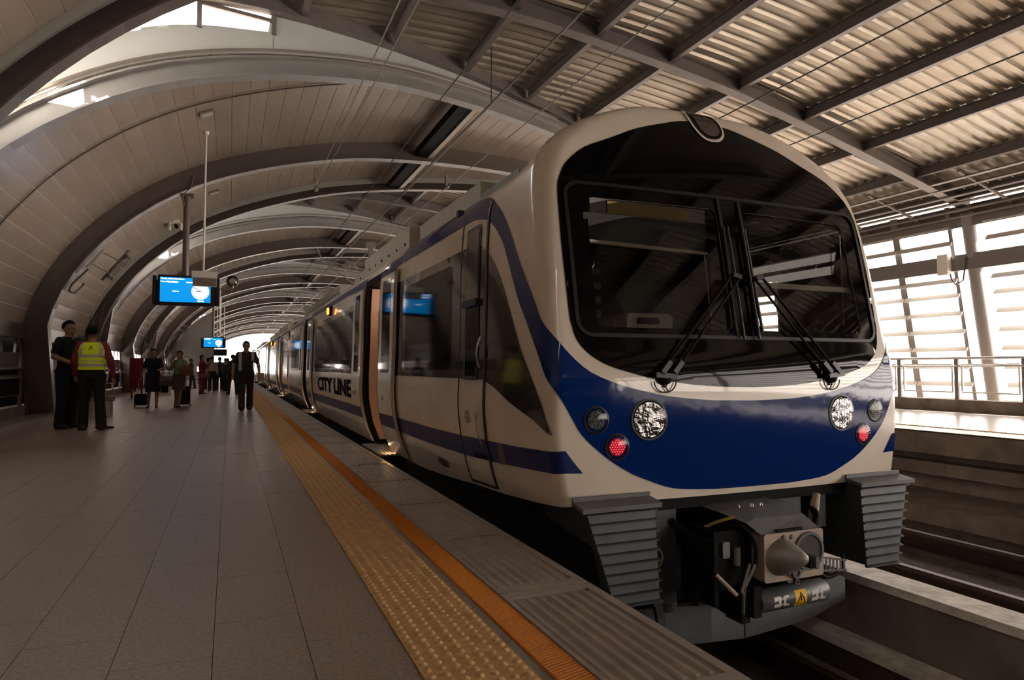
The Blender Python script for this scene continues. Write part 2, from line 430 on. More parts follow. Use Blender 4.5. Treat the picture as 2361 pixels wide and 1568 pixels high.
# fasteners along the empty track
fo = MB().box(.07, .16, -.06, .06, -1.2, -1.15).build('rail_fastener', 'rail')
k = 0
for x in (6.35, 7.79):
    y = .5
    while y < 26:
        o = fo if k == 0 else fo.copy()
        if k: COL.objects.link(o)
        o.location = (x, y, 0); tag(o, 'small steel fastener clamping a rail of the empty track', 'fastener', 'rail fasteners along the empty track'); k += 1; y += .7
far = MB().box(10.2, 19.5, Y0, Y1, -.30, -.004).build('floor', 'conc'); tag(far, 'pale reflective floor of the opposite platform', 'floor', kind='structure')
y = Y0; i = 0
ft = MB().box(11.02, 15.2, .003, 1.197, -.02, .0).build('floor_tile_row', mat('far_platform_tile', (.42, .37, .33), .22, var=.12, scale=6), far)
while y < 60:
    o = ft if i == 0 else ft.copy()
    if i: COL.objects.link(o)
    o.location = (0, y, 0); i += 1; y += 1.2
b = MB()
y = 2.0
while y < 34:
    b.box(10.86, 10.96, y, y+.05, -.002, .012); y += .11
o = b.build('tactile_strip', 'tactile', far); o['kind'] = 'stuff'
sl = MB().box(10.2, 10.82, .006, 1.6-.006, -.02, .002).build('edge_slab', 'edge', far); y = Y0; i = 0
while y < 60:
    o = sl if i == 0 else sl.copy()
    if i: COL.objects.link(o)
    o.location = (0, y, 0); i += 1; y += 1.6
w = MB().box(10.75, 10.9, Y0, Y1, -1.25, -.3).build('wall_opposite', 'conc'); tag(w, 'concrete wall under the opposite platform edge', 'wall', kind='structure')
MB().box(10.45, 10.75, Y0, Y1, -.72, -.52).build('cable_duct', 'conc', w)
MB().box(10.2, 10.4, Y0, Y1, -.36, -.30).build('edge_beam', 'conc', w)
MB().box(9.2, 10.75, Y0, Y1, -1.25, -1.0).build('walkway', 'conc', w)

# ================================================================ roof: vault bays
PER = 13.8; YC0 = 16.9
def Lh(x): return 5.42 - .37*x
PV = [(-3.91,-.0),(-4.07,1.87),(-4.06,2.05),(-3.9,2.6),(-3.66,3.12),(-3.34,3.63),(-2.7,4.39),(-1.78,5.16),(-.74,5.76),(.6,6.27),(2.15,6.67),(3.24,6.84),(4.4,6.92),(5.6,6.95),(7.0,6.92),(8.5,6.84)]
arc = spline(PV[2:], 10)
arc = [(-4.075, 1.92)] + arc
def resample(p, step):
    out = [p[0]]; acc = 0
    for a, b2 in zip(p, p[1:]):
        l = math.hypot(b2[0]-a[0], b2[1]-a[1]); d = step - acc
        while d <= l:
            t = d/l; out.append((a[0]+(b2[0]-a[0])*t, a[1]+(b2[1]-a[1])*t)); d += step
        acc = (acc + l) % step if l + acc >= step else acc + l
    return out
seams = resample(arc, .335)
if math.hypot(seams[-1][0]-arc[-1][0], seams[-1][1]-arc[-1][1]) > .1: seams.append(arc[-1])
VX = [(a[0], a[1]) for a in arc]
def PZ(x): return lerp_table([(p[0], p[1]) for p in arc], x)
def nrm2(p, i):
    a, c = p[max(i-1, 0)], p[min(i+1, len(p)-1)]; dx, dz = c[0]-a[0], c[1]-a[1]; l = math.hypot(dx, dz); return (dz/l, -dx/l)
RT = [(-4.3,5.3),(-2,6.35),(0,6.9),(1.5,7.1),(3,7.18),(4.5,7.2),(6,7.12),(7.5,7.0),(9.7,6.75),(11.6,6.42),(13.6,6.03),(17.7,5.18),(18.6,4.98)]
def RZ(x): return smooth_table(RT, x)
def rib_path(edge, step=.5, foot=True):
    full = ([(-3.91, 0.), (-3.99, .9)] if foot else []) + resample(arc, step) + [arc[-1]]
    return [(p[0], edge(p[0]), p[1]) for p in full], [nrm2(full, i) for i in range(len(full))]
def rib(edge, parent, depth=.34, fl=.26, name='rib', d0=-.06, m='ribpaint'):
    pts, ns = rib_path(edge)
    def ring(d0, d1, t):
        return [[(p[0]+n[0]*d, p[1]+s*t/2, p[2]+n[1]*d) for d, s in ((d0,-1),(d0,1),(d1,1),(d1,-1))] for p, n in zip(pts, ns)]
    b = MB(); b.loft(ring(d0, depth, .05), True, True); b.loft(ring(depth-.001, depth+.03, fl), True, True); b.loft(ring(d0, d0+.03, fl), True, True)
    return b.build(name, m, parent)
W_TOP = [(-3.9, 3.2), (-3.2, 4.3), (-2.4, 5.05), (-1.56, 5.90), (-.59, 6.38), (.3, 6.62), (.62, 6.70)]
def bay(k):
    yc = YC0 + k*PER
    names = {-2: 'arched metal ceiling bay directly over the camera position', -3: 'arched metal ceiling bay behind the camera position', -4: 'arched metal ceiling bay at the near end of the station', -1: 'nearest arched metal ceiling bay at the upper corner above the platform', 0: 'arched metal ceiling bay carrying the large blue display', 1: 'second arched metal ceiling bay beyond the large display', 2: 'third arched metal ceiling bay carrying the small distant display'}
    c = thing('ceiling', names.get(k, 'distant arched metal ceiling bay, number %d from the far end' % (9 - k)), 'ceiling', (0, yc, 0), kind='structure')
    cy = yc + .3
    # backing sheet in the joints, their highlights put into its pale colour
    xs = [p for p in resample(arc, .25)] + [arc[-1]]
    ns = [nrm2(xs, i) for i in range(len(xs))]
    b = MB()
    for d, rev in ((-.006, 0), (-.09, 1)):
        b.loft([[(p[0]+n[0]*d, yc-Lh(p[0]), p[1]+n[1]*d), (p[0]+n[0]*d, yc+Lh(p[0]), p[1]+n[1]*d)] for p, n in zip(xs, ns)], False)
    b.build('vault_backing', 'seam', c)
    # the panels
    field = MB()
    for i in range(len(seams)-1):
        a, d = seams[i], seams[i+1]; na, nd = nrm2(seams, i), nrm2(seams, i+1)
        e = .019
        ax = (a[0]+(d[0]-a[0])*e, a[1]+(d[1]-a[1])*e); dx = (d[0]-(d[0]-a[0])*e, d[1]-(d[1]-a[1])*e)
        for half in (0, 1):
            ya0, ya1 = (yc-Lh(ax[0])+.02, cy-.02) if not half else (cy+.02, yc+Lh(ax[0])-.02)
            yd0, yd1 = (yc-Lh(dx[0])+.02, cy-.02) if not half else (cy+.02, yc+Lh(dx[0])-.02)
            split = yc - 3.7
            parts = [(ya0, ya1, yd0, yd1)]
            if not half and ya0 < split - .3 and yd0 < split - .1: parts = [(ya0, split-.006, yd0, split-.006), (split+.006, ya1, split+.006, yd1)]
            for q in parts:
                vs = [(ax[0]+na[0]*t, q[0], ax[1]+na[1]*t) for t in (-.005, 0)] + [(ax[0]+na[0]*t, q[1], ax[1]+na[1]*t) for t in (-.005, 0)] \
                   + [(dx[0]+nd[0]*t, q[2], dx[1]+nd[1]*t) for t in (-.005, 0)] + [(dx[0]+nd[0]*t, q[3], dx[1]+nd[1]*t) for t in (-.005, 0)]
                fs = [(1,3,7,5), (0,4,6,2), (0,1,5,4), (2,6,7,3), (0,2,3,1), (4,5,7,6)]
                if k in (0, 1) or (k == -1 and half): MB().add(vs, fs).build('ceiling_panel', 'panel', c)
                else: field.add(vs, fs)
    if field.v: field.build('ceiling_panel_field', 'panel', c)['kind'] = 'stuff'
    # ribs: slanted ends and the middle one
    rib(lambda x: yc - Lh(x), c, .37, .26, 'rib', .08, 'endrib'); rib(lambda x: cy, c, .42, .28); rib(lambda x: yc + Lh(x), c, .34, .26, 'rib', -.02)
    # gable walls on the slanted ends with high windows
    for sgn in (-1, 1):
        E = lambda x: yc + sgn*(Lh(x) - .12)
        X = [-3.9 + i*.1 for i in range(46)]
        X2 = [.58 + i*.3 for i in range(26)]
        g = MB()
        top = lambda x: max(smooth_table(W_TOP, x), PZ(x)+.02) if x < .6 else RZ(x)+.28
        for t in (0, .06): g.loft([[(x, E(x)+sgn*t*-1, PZ(x)-.16), (x, E(x)-sgn*t, max(PZ(x)-.04, top(x)))] for x in X], False)
        for t in (0, .06): g.loft([[(x, E(x)-sgn*t, PZ(x)-.16), (x, E(x)-sgn*t, RZ(x)+.24)] for x in X2 if x < 8.4], False)
        g.build('gable_wall', 'gable', c)
        fr = MB()
        for xm in (-2.6, -1.6, -.53, .6):
            fr.beam((xm, E(xm), smooth_table(W_TOP, xm)-.05), (xm, E(xm), RZ(xm)+.2), .07, .08, (0, 1, 0))
        fr.beam((-.53, E(-.53), 6.76), (.6, E(.6), 6.88), .05, .06); fr.beam((-1.6, E(-1.6), 6.52), (-.53, E(-.53), 6.80), .05, .05)
        fr.build('window_frame', 'beam', c)
        for xa, xb in ((-3.6, -2.62), (-2.58, -1.62), (-1.58, -.55), (-.51, .58)):
            MB().add([(xa, E(xa), smooth_table(W_TOP, xa)), (xb, E(xb), smooth_table(W_TOP, xb)), (xb, E(xb), RZ(xb)+.2), (xa, E(xa), RZ(xa)+.2)], [(0, 1, 2, 3)]).build('window_pane', 'clear', c)
        # sloping rafter above the gable
        rp = [(-3.6 + i*.8) for i in range(16) if -3.6+i*.8 < 8.6]
        rb = MB()
        rb.loft([[(x, E(x)+sgn*(.1+s*.02), RZ(x)+z) for s, z in ((-1, 0), (1, 0), (1, .26), (-1, .26))] for x in rp], True, True)
        rb.loft([[(x, E(x)+sgn*(.1+s*.09), RZ(x)+z) for s, z in ((-1, -.025), (1, -.025), (1, 0), (-1, 0))] for x in rp], True, True)
        rb.build('gable_rafter', 'beam', c)
    # recessed downlight hatches in the ceiling
    for xx, yy in ((-.52, yc-3.05), (-.55, yc+3.2)):
        i = min(range(len(arc)), key=lambda j: abs(arc[j][0]-xx)); n = nrm2(arc, i); t = Vector((n[1]*-1, 0, n[0])); nn = Vector((n[0], 0, n[1])); p = Vector((arc[i][0], yy, arc[i][1])) + nn*.012
        h = MB(); h.add([p + t*a + Vector((0, q, 0)) + nn*z for a, q, z in ((-.13,-.13,0),(.13,-.13,0),(.13,.13,0),(-.13,.13,0),(-.13,-.13,.03),(.13,-.13,.03),(.13,.13,.03),(-.13,.13,.03))], [(0,1,2,3),(4,5,6,7),(0,1,5,4),(1,2,6,5),(2,3,7,6),(3,0,4,7)])
        o = h.build('ceiling_hatch', 'wallpanel', c)
        MB().add([p + t*a + Vector((0, q, 0)) + nn*.032 for a, q in ((-.10,-.10),(.10,-.10),(.10,.10),(-.10,.10))], [(0,1,2,3)]).build('hatch_glass', 'gable', o)
    if -1 <= k < 3:
        pth = [(p[0]+nrm2(arc, i)[0]*.02, yc-3.62, p[1]+nrm2(arc, i)[1]*.02) for i, p in enumerate(arc) if -3.7 < p[0] < 2.1]
        MB().tube(pth, .013, 6).build('ceiling_conduit', 'ribpaint', c)
    # trunking under the crown
    i = min(range(len(arc)), key=lambda j: abs(arc[j][0]-4.6)); 
    MB().box(4.45, 4.75, yc-Lh(4.6)+.1, yc+Lh(4.6)-.1, 6.62, 6.80).build('cable_trunking', 'black', c)
    MB().box(4.78, 4.90, yc-Lh(4.6)+.1, yc+Lh(4.6)-.1, 6.60, 6.66).build('trunking_lip', 'seam', c)
    return c
NB = 8
bays = [bay(k) for k in range(-4, NB)]
# ---------------------------------------------------------------- corrugated roof over gaps and the far side
roof = thing('ceiling', 'corrugated metal roof on steel purlins above the tracks and opposite platform', 'ceiling', (0, 0, 0), kind='structure')
SW = PER/16
prof = [(0, .0), (.055, .0), (.085, .055), (.20, .055), (.23, .0), (SW/3, .0)]
line = [(i*SW/3 + a, h) for i in range(3) for a, h in prof[:-1]] + [(SW, 0)]
def sheet(i):
    ym = (i+.5)*SW
    yy = ym - PER/2
    n = 16; rows = []
    for a, h in line:
        xl = max(-4.25, min(8.4, (5.42-abs(i*SW+a-PER/2))/.37 - .35))
        rows.append([(x, i*SW+a, RZ(x)+.25+h) for x in [xl + (18.55-xl)*j/n for j in range(n+1)]])
    b = MB(); b.loft(rows, False)
    return b.build('roof_sheet', 'sheet', roof)
base = YC0 - PER/2
protos = [sheet(i) for i in range(16)]
for k in range(-4, NB):
    for i, p in enumerate(protos):
        o = p if k == -4 else p.copy()
        if k > -4: COL.objects.link(o)
        o.location = (0, base + k*PER, 0)
PX_ = [1.1, 2.8, 4.5, 6.2, 7.9, 9.7, 11.6, 13.6, 15.5, 17.2]
def ibeam(b, pts, h, w, tf=.02, tw=.02):
    """pts: bottom centre line, beam stands up by h"""
    for z0, z1, ww in ((0, tf, w), (tf, h-tf, tw), (h-tf, h, w)):
        rings = []
        for i, p in enumerate(pts):
            d = Vector(pts[min(i+1, len(pts)-1)]) - Vector(pts[max(i-1, 0)]); r = d.cross(Vector((0, 0, 1))).normalized()*ww/2; q = Vector(p)
            rings.append([q - r + Vector((0,0,z0)), q + r + Vector((0,0,z0)), q + r + Vector((0,0,z1)), q - r + Vector((0,0,z1))])
        b.loft(rings, True, True)
def purlin(x, ya, yb):
    b = MB(); ibeam(b, [(x, ya, RZ(x)+.03), (x, yb, RZ(x)+.03)], .23, .11); return b.build('purlin', 'beam', roof)
def rafter(yc):
    b = MB(); ibeam(b, [(x, yc+.06*x, RZ(x)-.09) for x in [-3.9+i*.9 for i in range(25)] if x < 17.9], .34, .24, .03, .03); return b.build('rafter', 'beam', roof)
for j in range(-4, NB+1):
    g = YC0 - PER/2 + j*PER           # centre of a gap between two bays
    if g > Y1: continue
    rafter(g + .2)
    for x in PX_:
        hl = PER/2 - Lh(x) if x < 8.4 else PER/2
        if hl < .3: continue
        if x < 8.4: purlin(x, g - hl + .05, g + hl - .05)
        else: purlin(x, g - PER/2 + .01, g + PER/2 - .01)
# ================================================================ opposite side wall
wr = thing('wall_right', 'open louvred side wall with tilted steel frame behind the opposite platform', 'wall', (18.6, 0, 0), kind='structure')
def XR(z): return 18.7 - .19*z
def post(y, w=.11, d=.10, z1=5.3):
    return MB().beam((XR(.1), y, .1), (XR(z1), y, z1), w, d, (0, 1, 0)).build('wall_post', 'post', wr)
def blade_mesh(y0, y1, z):
    b = MB(); x = XR(z)
    sec = [(x-.10, z-.13), (x-.02, z-.02), (x+.10, z+.05), (x+.11, z+.065), (x-.03, z-.0), (x-.115, z-.125)]
    b.prism([(a, y0, c) for a, c in sec], (0, y1-y0, 0)); return b.build('louvre_blade', 'louvre', wr)
bl_first = None
zs = [.62, 1.10, 1.58, 2.06, 2.54, 3.02, 3.42, 4.40, 4.85]
cnt_b = 0
for j in range(-3, 6):
    g = 11.35 + (j-0)*PER
    segs = [(g+.45+1.62*i, g+.45+1.62*(i+1)) for i in range(8)]
    for ya, yb in segs:
        if 0 <= j < 3:
            post(ya + .05, .07)
            post(yb - .05, .07)
        for z in zs:
            blade_mesh(ya+.02, yb-.02, z)
            cnt_b += 1
for j in range(-4, NB):
    g = 11.35 + j*PER
    c = MB(); n = 14
    for a in range(1):
        c.loft([[(XR(z)+.16*math.cos(2*math.pi*q/n)*s, g+.2*math.sin(2*math.pi*q/n)*s, z) for q in range(n)] for z, s in ((.0, 1.), (2.5, 1.0), (5.2, .85))], True, True)
    o = c.build('column', 'post', wr, smooth=True)
    MB().box(XR(5.15)-.25, XR(5.15)+.2, g-.2, g+.2, 5.05, 5.2).build('column_cap', 'beam', wr)
MB().box(17.82, 18.02, Y0, Y1, 3.58, 4.0).build('wall_beam', 'beam', wr)
MB().box(17.70, 17.9, Y0, Y1, 4.70, 4.95).build('gutter', 'beam', wr)
MB().box(17.74, 17.86, Y0, Y1, 4.95, 5.28).build('eave_fascia', 'ribpaint', wr)
for i, (x, z) in enumerate(((15.9, 5.50), (16.3, 5.40), (16.7, 5.30), (17.05, 5.2), (17.35, 5.08), (17.55, 4.95))):
    MB().beam((x, Y0, z), (x, Y1, z), .16, .03).build('eave_slat', 'beam', wr)
for y in [11.35+PER*j+d for j in range(0, 3) for d in (-6, -4.4, -2.8, -1.2, 1.2, 2.8, 4.4, 6)]:
    MB().beam((15.6, y, 5.60), (17.75, y, 5.0), .05, .06).build('eave_bracket', 'beam', wr)
t = MB().box(17.66, 17.82, 11.86, 12.14, 3.50, 4.05).build('control_box', 'white'); tag(t, 'white electrical box on the grey beam of the louvred wall', 'box')
tag(MB().tube([(17.74, 11.84, 3.5), (17.74, 11.80, 3.35), (17.74, 11.7, 3.2), (17.74, 11.5, 3.3), (17.8, 11.45, 3.9)], .02, 6).build('cable', 'wire'), 'looping cable hanging from the white electrical box', 'cable')
# plinth and railing of the opposite platform
w2 = MB().box(15.35, 15.6, Y0, Y1, -.004, .27).build('baseboard_right', 'conc'); tag(w2, 'low concrete kerb under the opposite platform railing', 'kerb', kind='structure')
def railing(x, ya, yb, label, post_step=1.45, zt=1.2, first=None, inner=-1, m='chrome', mesh=False):
    t = thing('railing', label, 'railing', (x, ya, .2))
    y = ya if first is None else first
    MB().tube([(x+inner*.06, ya, zt), (x+inner*.06, yb, zt)], .03, 8).build('top_rail', m, t, smooth=True)
    MB().tube([(x+inner*.1, ya, zt-.18), (x+inner*.1, yb, zt-.18)], .022, 8).build('hand_rail', m, t, smooth=True)
    while y < yb:
        MB().box(x-.03, x+.03, y-.045, y+.045, .2, zt).build('post', 'post', t)
        MB().box(x-.015, x+.015, y+.08, min(yb, y+post_step)-.12, .42, .455).build('bottom_bar', m, t)
        MB().box(x-.015, x+.015, y+.08, min(yb, y+post_step)-.12, zt-.16, zt-.125).build('upper_bar', m, t)
        y2 = min(yb, y+post_step)-.12
        for yy in (y+.1, y2): MB().box(x-.015, x+.015, yy-.02, yy+.02, .456, zt-.161).build('infill_bar', m, t)
        if mesh: MB().box(x-.004, x+.004, y+.1, y2, .45, zt-.16).build('infill_panel', 'darkwall', t)
        y += post_step
    return t
railing(15.45, 2.9, 40., 'stainless steel railing along the back of the opposite platform', 1.43, 1.22, 3.07)
tag(MB().box(19.6, 20.2, 3., 30., -1.5, .1).build('ground', 'conc'), 'strip of ground outside the louvred wall', 'ground', kind='structure')
# ================================================================ platform side wall
wl = thing('wall_left', 'low side wall of the platform with window band under the curved ceiling', 'wall', (-4.1, 0, 0), kind='structure')
MB().box(-4.22, -4.02, Y0, Y1, 1.62, 1.93).build('wall_beam', 'ribpaint', wl)
y = Y0
while y < 70:
    MB().box(-4.16, -4.10, y+.015, y+1.7, 1.0, 1.32).build('wall_panel', 'wallpanel', wl); y += 1.725
y = Y0
while y < 60:
    MB().beam((-4.15, y, 1.3), (-4.15, y+(.12 if int(y*2) % 2 else -.12), 1.63), .04, .05, (0, 1, 0)).build('wall_post', 'post', wl); y += .8625
MB().box(-4.34, -4.28, Y0, 27.0, 1.0, 1.7).build('band_blackout', 'darkwall', wl)  # dark sheet added so the open band looks dark outside
MB().box(-4.34, -4.28, Y0, 70.0, .0, .99).build('lower_blackout', 'darkwall', wl)  # dark sheet added to black out bright gaps below the band
pl = MB().box(-4.25, -3.98, Y0, Y1, -.01, .2).build('baseboard_left', 'conc'); tag(pl, 'low concrete kerb under the railing along the platform wall', 'kerb', kind='structure')
railing(-4.05, 6.6, 40, 'dark steel railing with solid infill along the platform wall', 1.725, .98, inner=1, mesh=True)
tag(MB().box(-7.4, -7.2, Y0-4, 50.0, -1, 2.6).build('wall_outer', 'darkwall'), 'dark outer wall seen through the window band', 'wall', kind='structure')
# tilted gap columns on the platform side
for j in range(0, NB):
    g = YC0 + PER/2 + (j-1)*PER
    t = thing('column', ['tilted grey steel column where the nearest two ceiling bays meet', 'tilted grey steel column beside the two standing staff', 'tilted grey steel column behind the walking woman in blue', 'tilted grey steel column beside the woman in the green blouse'][j] if j < 4 else 'distant tilted grey steel column, number %d from the far end' % (NB - j), 'column', (-3.95, g, 0), kind='structure')
    b = MB(); ib = [(-3.98, g, 0.0), (-3.55, g, 3.3)]
    b.beam(ib[0], ib[1], .05, .26, (0, 1, 0)); b.build('web', 'ribpaint', t)
    MB().beam((-3.85, g, 0), (-3.42, g, 3.28), .03, .24, (1, 0, 0)).build('flange', 'ribpaint', t)
    MB().beam((-4.11, g, 0), (-3.68, g, 3.28), .03, .24, (1, 0, 0)).build('flange', 'ribpaint', t)
    MB().box(-4.2, -3.75, g-.2, g+.2, 0, .03).build('base_plate', 'ribpaint', t)
# unseen dark block added behind the camera to darken reflections in the train front
tag(MB().box(-5, 19, Y0-.4, Y0, -1.5, 6.0).build('back_reflection_blocker', 'darkwall'), 'unseen dark wall added behind the camera to darken reflections in the train', 'wall', kind='structure')
# end enclosure wall
ew = MB().box(-4.0, -1.18, 57.9, 58.1, 0, 6.2).build('wall_end', 'wallpanel'); tag(ew, 'plain grey enclosure wall at the far end of the platform', 'wall', kind='structure')
MB().box(-1.25, -1.15, 57.8, 58.0, 0, 3.2).build('wall_post', 'post', ew)
# ================================================================ overhead wires
def wire(pts, r, label, m='wire'):
    tag(MB().tube(pts, r, 6).build('overhead_wire', m), label, 'wire')
wire([(3.0, -6, 5.24), (3.0, 60, 5.24)], .011, 'dark contact wire running above the train roof')
wire([(3.9, -6, 5.4), (3.85, 17.2, 5.25), (3.8, 60, 5.3)], .011, 'pair wire, the upper-left of the two over the train roof', 'sand')
wire([(4.3, -6, 5.78), (4.15, 17.2, 5.65), (4.1, 60, 5.6)], .013, 'thick dark wire leading to the black ceiling trunking')
wire([(5.6, -6, 5.95), (5.3, 17.1, 5.85), (5.2, 60, 5.8)], .012, 'pale wire leading to the insulator on the middle ceiling rib', 'sand')
wire([(8.0, -6, 5.46), (8.0, 60, 5.46)], .012, 'dark wire passing behind the headlamp on the train roof')
wire([(9.9, -6, 5.3), (9.9, 60, 5.3)], .012, 'dark wire over the empty track, lowest at the picture edge')
wire([(1.85, 2, 5.5), (1.9, 17.2, 5.62)], .011, 'pale hanger wire tied to the ceiling rib, upper of two', 'sand')
wire([(2.05, 2, 5.3), (1.9, 17.2, 5.42)], .011, 'pale hanger wire tied to the ceiling rib, lower of two', 'sand')
wire([(4.55, 11.8, 6.1), (4.55, 11.8, 7.2)], .012, 'vertical dropper rod hanging from a roof purlin')
for (x, z, lab) in ((1.9, 5.62, 'upper wire insulator on the ceiling rib'), (1.9, 5.42, 'lower wire insulator on the ceiling rib'), (5.3, 5.85, 'wire insulator on the ceiling rib near the train roof')):
    t = thing('insulator', lab, 'insulator', (x, 17.1, z))
    MB().lathe((x, 16.95, z), (0, 1, 0), [(0, .02), (.03, .05), (.06, .02), (.09, .05), (.12, .02), (.2, .03)], 10).build('body', 'rust', t)
    MB().box(x-.03, x+.03, 17.05, 17.15, z+.05, z+(.12 if z < 5.5 else .35)).build('bracket', 'post', t)
# catenary support masts and arms above the train
for i, (px, py) in enumerate(((4.6, 24.0), (4.9, 37.8), (5.1, 51.6))):
    t = thing('catenary_mast', ['nearest pale mast and arm holding the overhead wire behind the train roof', 'second pale mast and arm holding the overhead wire', 'third distant mast and arm holding the overhead wire'][i], 'mast', (px, py, 3.2))
    MB().box(px-.07, px+.07, py-.07, py+.07, -.5, 5.5).build('mast_post', 'wallpanel', t)
    MB().box(px-.16, px+.16, py-.16, py+.16, 5.3, 5.5).build('mast_cap', 'wallpanel', t)
    MB().tube([(px, py, 4.5), (px-1.9, py-.2, 4.75)], .025, 8).build('cross_arm', 'alu', t)
    MB().tube([(px, py, 3.6), (px-1.7, py-.2, 4.7)], .025, 8).build('brace', 'alu', t)
    MB().tube([(px-1.7, py-.2, 4.72), (px-1.9, py-.2, 5.2)], .015, 6).build('steady_arm', 'alu', t)
    MB().lathe((px-.5, py-.05, 4.56), (-1, -.1, .12), [(0, .03), (.05, .07), (.1, .03), (.15, .07), (.2, .03), (.25, .07), (.3, .03)], 10).build('insulator', 'rust', t)
# ================================================================ the train
def hwz(z): return smooth_table(HWB, z)
def uY(Y, z):
    """unrolled coordinate of a point on the platform side at distance Y"""
    h = smooth_table(HWN, z); r = min(smooth_table(RR, z), h*.6); xf = h - r; ry = r*RY
    Y0_ = smooth_table(YF, z) + BOW*xf*xf + ry
    return -(Y - Y0_ + xf + r*math.pi/2)
def zbot(Y): return lerp_table([(3.2, .237), (3.75, .18), (4.3, .135), (4.9, .10), (5.7, .04), (6.5, .0)], Y)
def side(Y, z): return (XC - HW(z, max(Y, 4.7)), Y, z)
def side_out(off):
    def f(Y, z):
        e = .004; dx = (HW(z+e, 9) - HW(z-e, 9))/(2*e); l = math.hypot(1, dx)
        return (XC - HW(z, 9) - off/l, Y, z + off*dx/l)
    return f
CL = 17.9
train = thing('train_car', 'leading cream and blue train car with open doors and dark cab windscreen', 'train', (XC, 3.25, -1.0))
T = train
def mirror(poly): return [(-a, b) for a, b in poly][::-1]
# windscreen openings (u,z), frame corners rounded
def rrect(x0, x1, z0, z1, r, n=4, xt0=None, xt1=None):
    xt0 = x0 if xt0 is None else xt0; xt1 = x1 if xt1 is None else xt1
    out = []
    for cx, cz, a0 in ((x1-r, z0+r, -90), (xt1-r, z1-r, 0), (xt0+r, z1-r, 90), (x0+r, z0+r, 180)):
        for i in range(n+1):
            a = math.radians(a0 + 90*i/n); out.append((cx + r*math.cos(a), cz + r*math.sin(a)))
    return out
ws_l = rrect(-1.06, -.105, 1.235, 2.03, .05, xt0=-1.05); ws_r = mirror(ws_l)
# body shell of the nose (front, both flanks to Y=6.95)
YE = 6.95
top = 2.824
zt = [2.0, 2.2, 2.35, 2.5, 2.6, 2.7, 2.76, 2.8, 2.82]
outline = []
zz = [.0+.06*i for i in range(1, 38)] + [2.26, 2.3, 2.35, 2.4]
left = []
for Yb in (6.95, 6.5, 5.7, 4.9, 4.3, 3.75, 3.45): left.append((uY(Yb, zbot(Yb)), zbot(Yb)))
bottom = left + [(-1.22, .237), (0, .237), (1.22, .237)] + [(-a, b) for a, b in left[::-1]]
rightside = [(-uY(YE, z), z) for z in (.3, .6, .9, 1.2, 1.5, 1.8, 2.05, 2.2, 2.3, 2.38, 2.5, 2.65, 2.75, top)]
outline = bottom + rightside + [(-a, b) for a, b in rightside[::-1]]
cabwin = [(-uY(Y_, z_), z_) for Y_, z_ in ((4.42, 1.18), (4.78, 1.18), (4.78, 1.75), (4.42, 1.75))]
body = cdt_patch(outline, S, .055, [ws_l, ws_r, cabwin], fine=2).build('nose_shell', 'cream', T, smooth=True, angle=0)
# black mask
mk = [(0, 2.705), (-.2, 2.68), (-.36, 2.635), (-.6, 2.555), (-.79, 2.465), (-1.0, 2.37), (-1.13, 2.265), (-1.19, 2.18), (-1.225, 2.08), (-1.235, 1.88), (-1.237, 1.68), (-1.23, 1.32), (-1.22, 1.24), (-1.20, 1.165), (-1.155, 1.10), (-1.09, 1.05), (-1.01, 1.01), (-.88, .972), (-.74, .94), (-.46, .90), (-.2, .883)]
mk = [tuple(p) for p in spline(mk, 3)] + [(0, .878)]
mask_poly = mk + [(-a, b) for a, b in mk[1:-1][::-1]]
cdt_patch(mask_poly, S, .05, [ws_l, ws_r], off=.004, fine=True).build('black_mask', 'mask', T, smooth=True, angle=0)
for w in (ws_l, ws_r): cdt_patch(w, S, .08, off=-.006).build('windscreen', 'windshield', T, smooth=True, angle=0)
# windscreen frame mouldings (big rounded rectangle and centre pillar)
fr = rrect(-1.185, 1.185, 1.185, 2.115, .09, 5)
def strip_uz(path, w, off, closed=False, fn=S):
    b = MB(); rings = []
    for i, p in enumerate(path):
        a = path[i-1] if (i or closed) else path[i]; c = path[(i+1) % len(path)] if (closed or i < len(path)-1) else path[i]
        dx, dz = c[0]-a[0], c[1]-a[1]; l = math.hypot(dx, dz) or 1; nx, nz = -dz/l*w/2, dx/l*w/2
        def pt(u, z, o):
            e = 1e-3; q = Vector(fn(u, z)); n = (Vector(fn(u+e, z))-Vector(fn(u-e, z))).cross(Vector(fn(u, z+e))-Vector(fn(u, z-e))).normalized(); return q + n*o
        rings.append([pt(p[0]-nx, p[1]-nz, .001), pt(p[0]-nx, p[1]-nz, off), pt(p[0]+nx, p[1]+nz, off), pt(p[0]+nx, p[1]+nz, .001)])
    if closed: rings.append(rings[0])
    return b.loft(rings, True, not closed)
def densify(p, step, closed=True):
    out = []
    for a, b2 in zip(p, p[1:] + (p[:1] if closed else [])):
        n = max(1, int(math.hypot(b2[0]-a[0], b2[1]-a[1])/step)); out += [(a[0]+(b2[0]-a[0])*i/n, a[1]+(b2[1]-a[1])*i/n) for i in range(n)]
    if not closed: out.append(p[-1])
    return out
M['frame'] = mat('windscreen_moulding', (.010, .008, .0075), .45, spec=.3)
strip_uz(densify(fr, .08), .022, .016, True).build('windscreen_moulding', 'frame', T, smooth=True)
for u in (-.085, .085):
    strip_uz(densify([(u, 1.19), (u, 2.10)], .1, False), .02, .02).build('pillar_moulding', 'frame', T, smooth=True)
for u in (-.06, .06):
    pts_ = [Vector(S(u, z)) + Vector((0, -.035, .01)) for z in (1.17, 1.4, 1.65, 1.9)]
    MB().tube(pts_, .009, 8).build('pillar_rod', 'rubber', T, smooth=True)
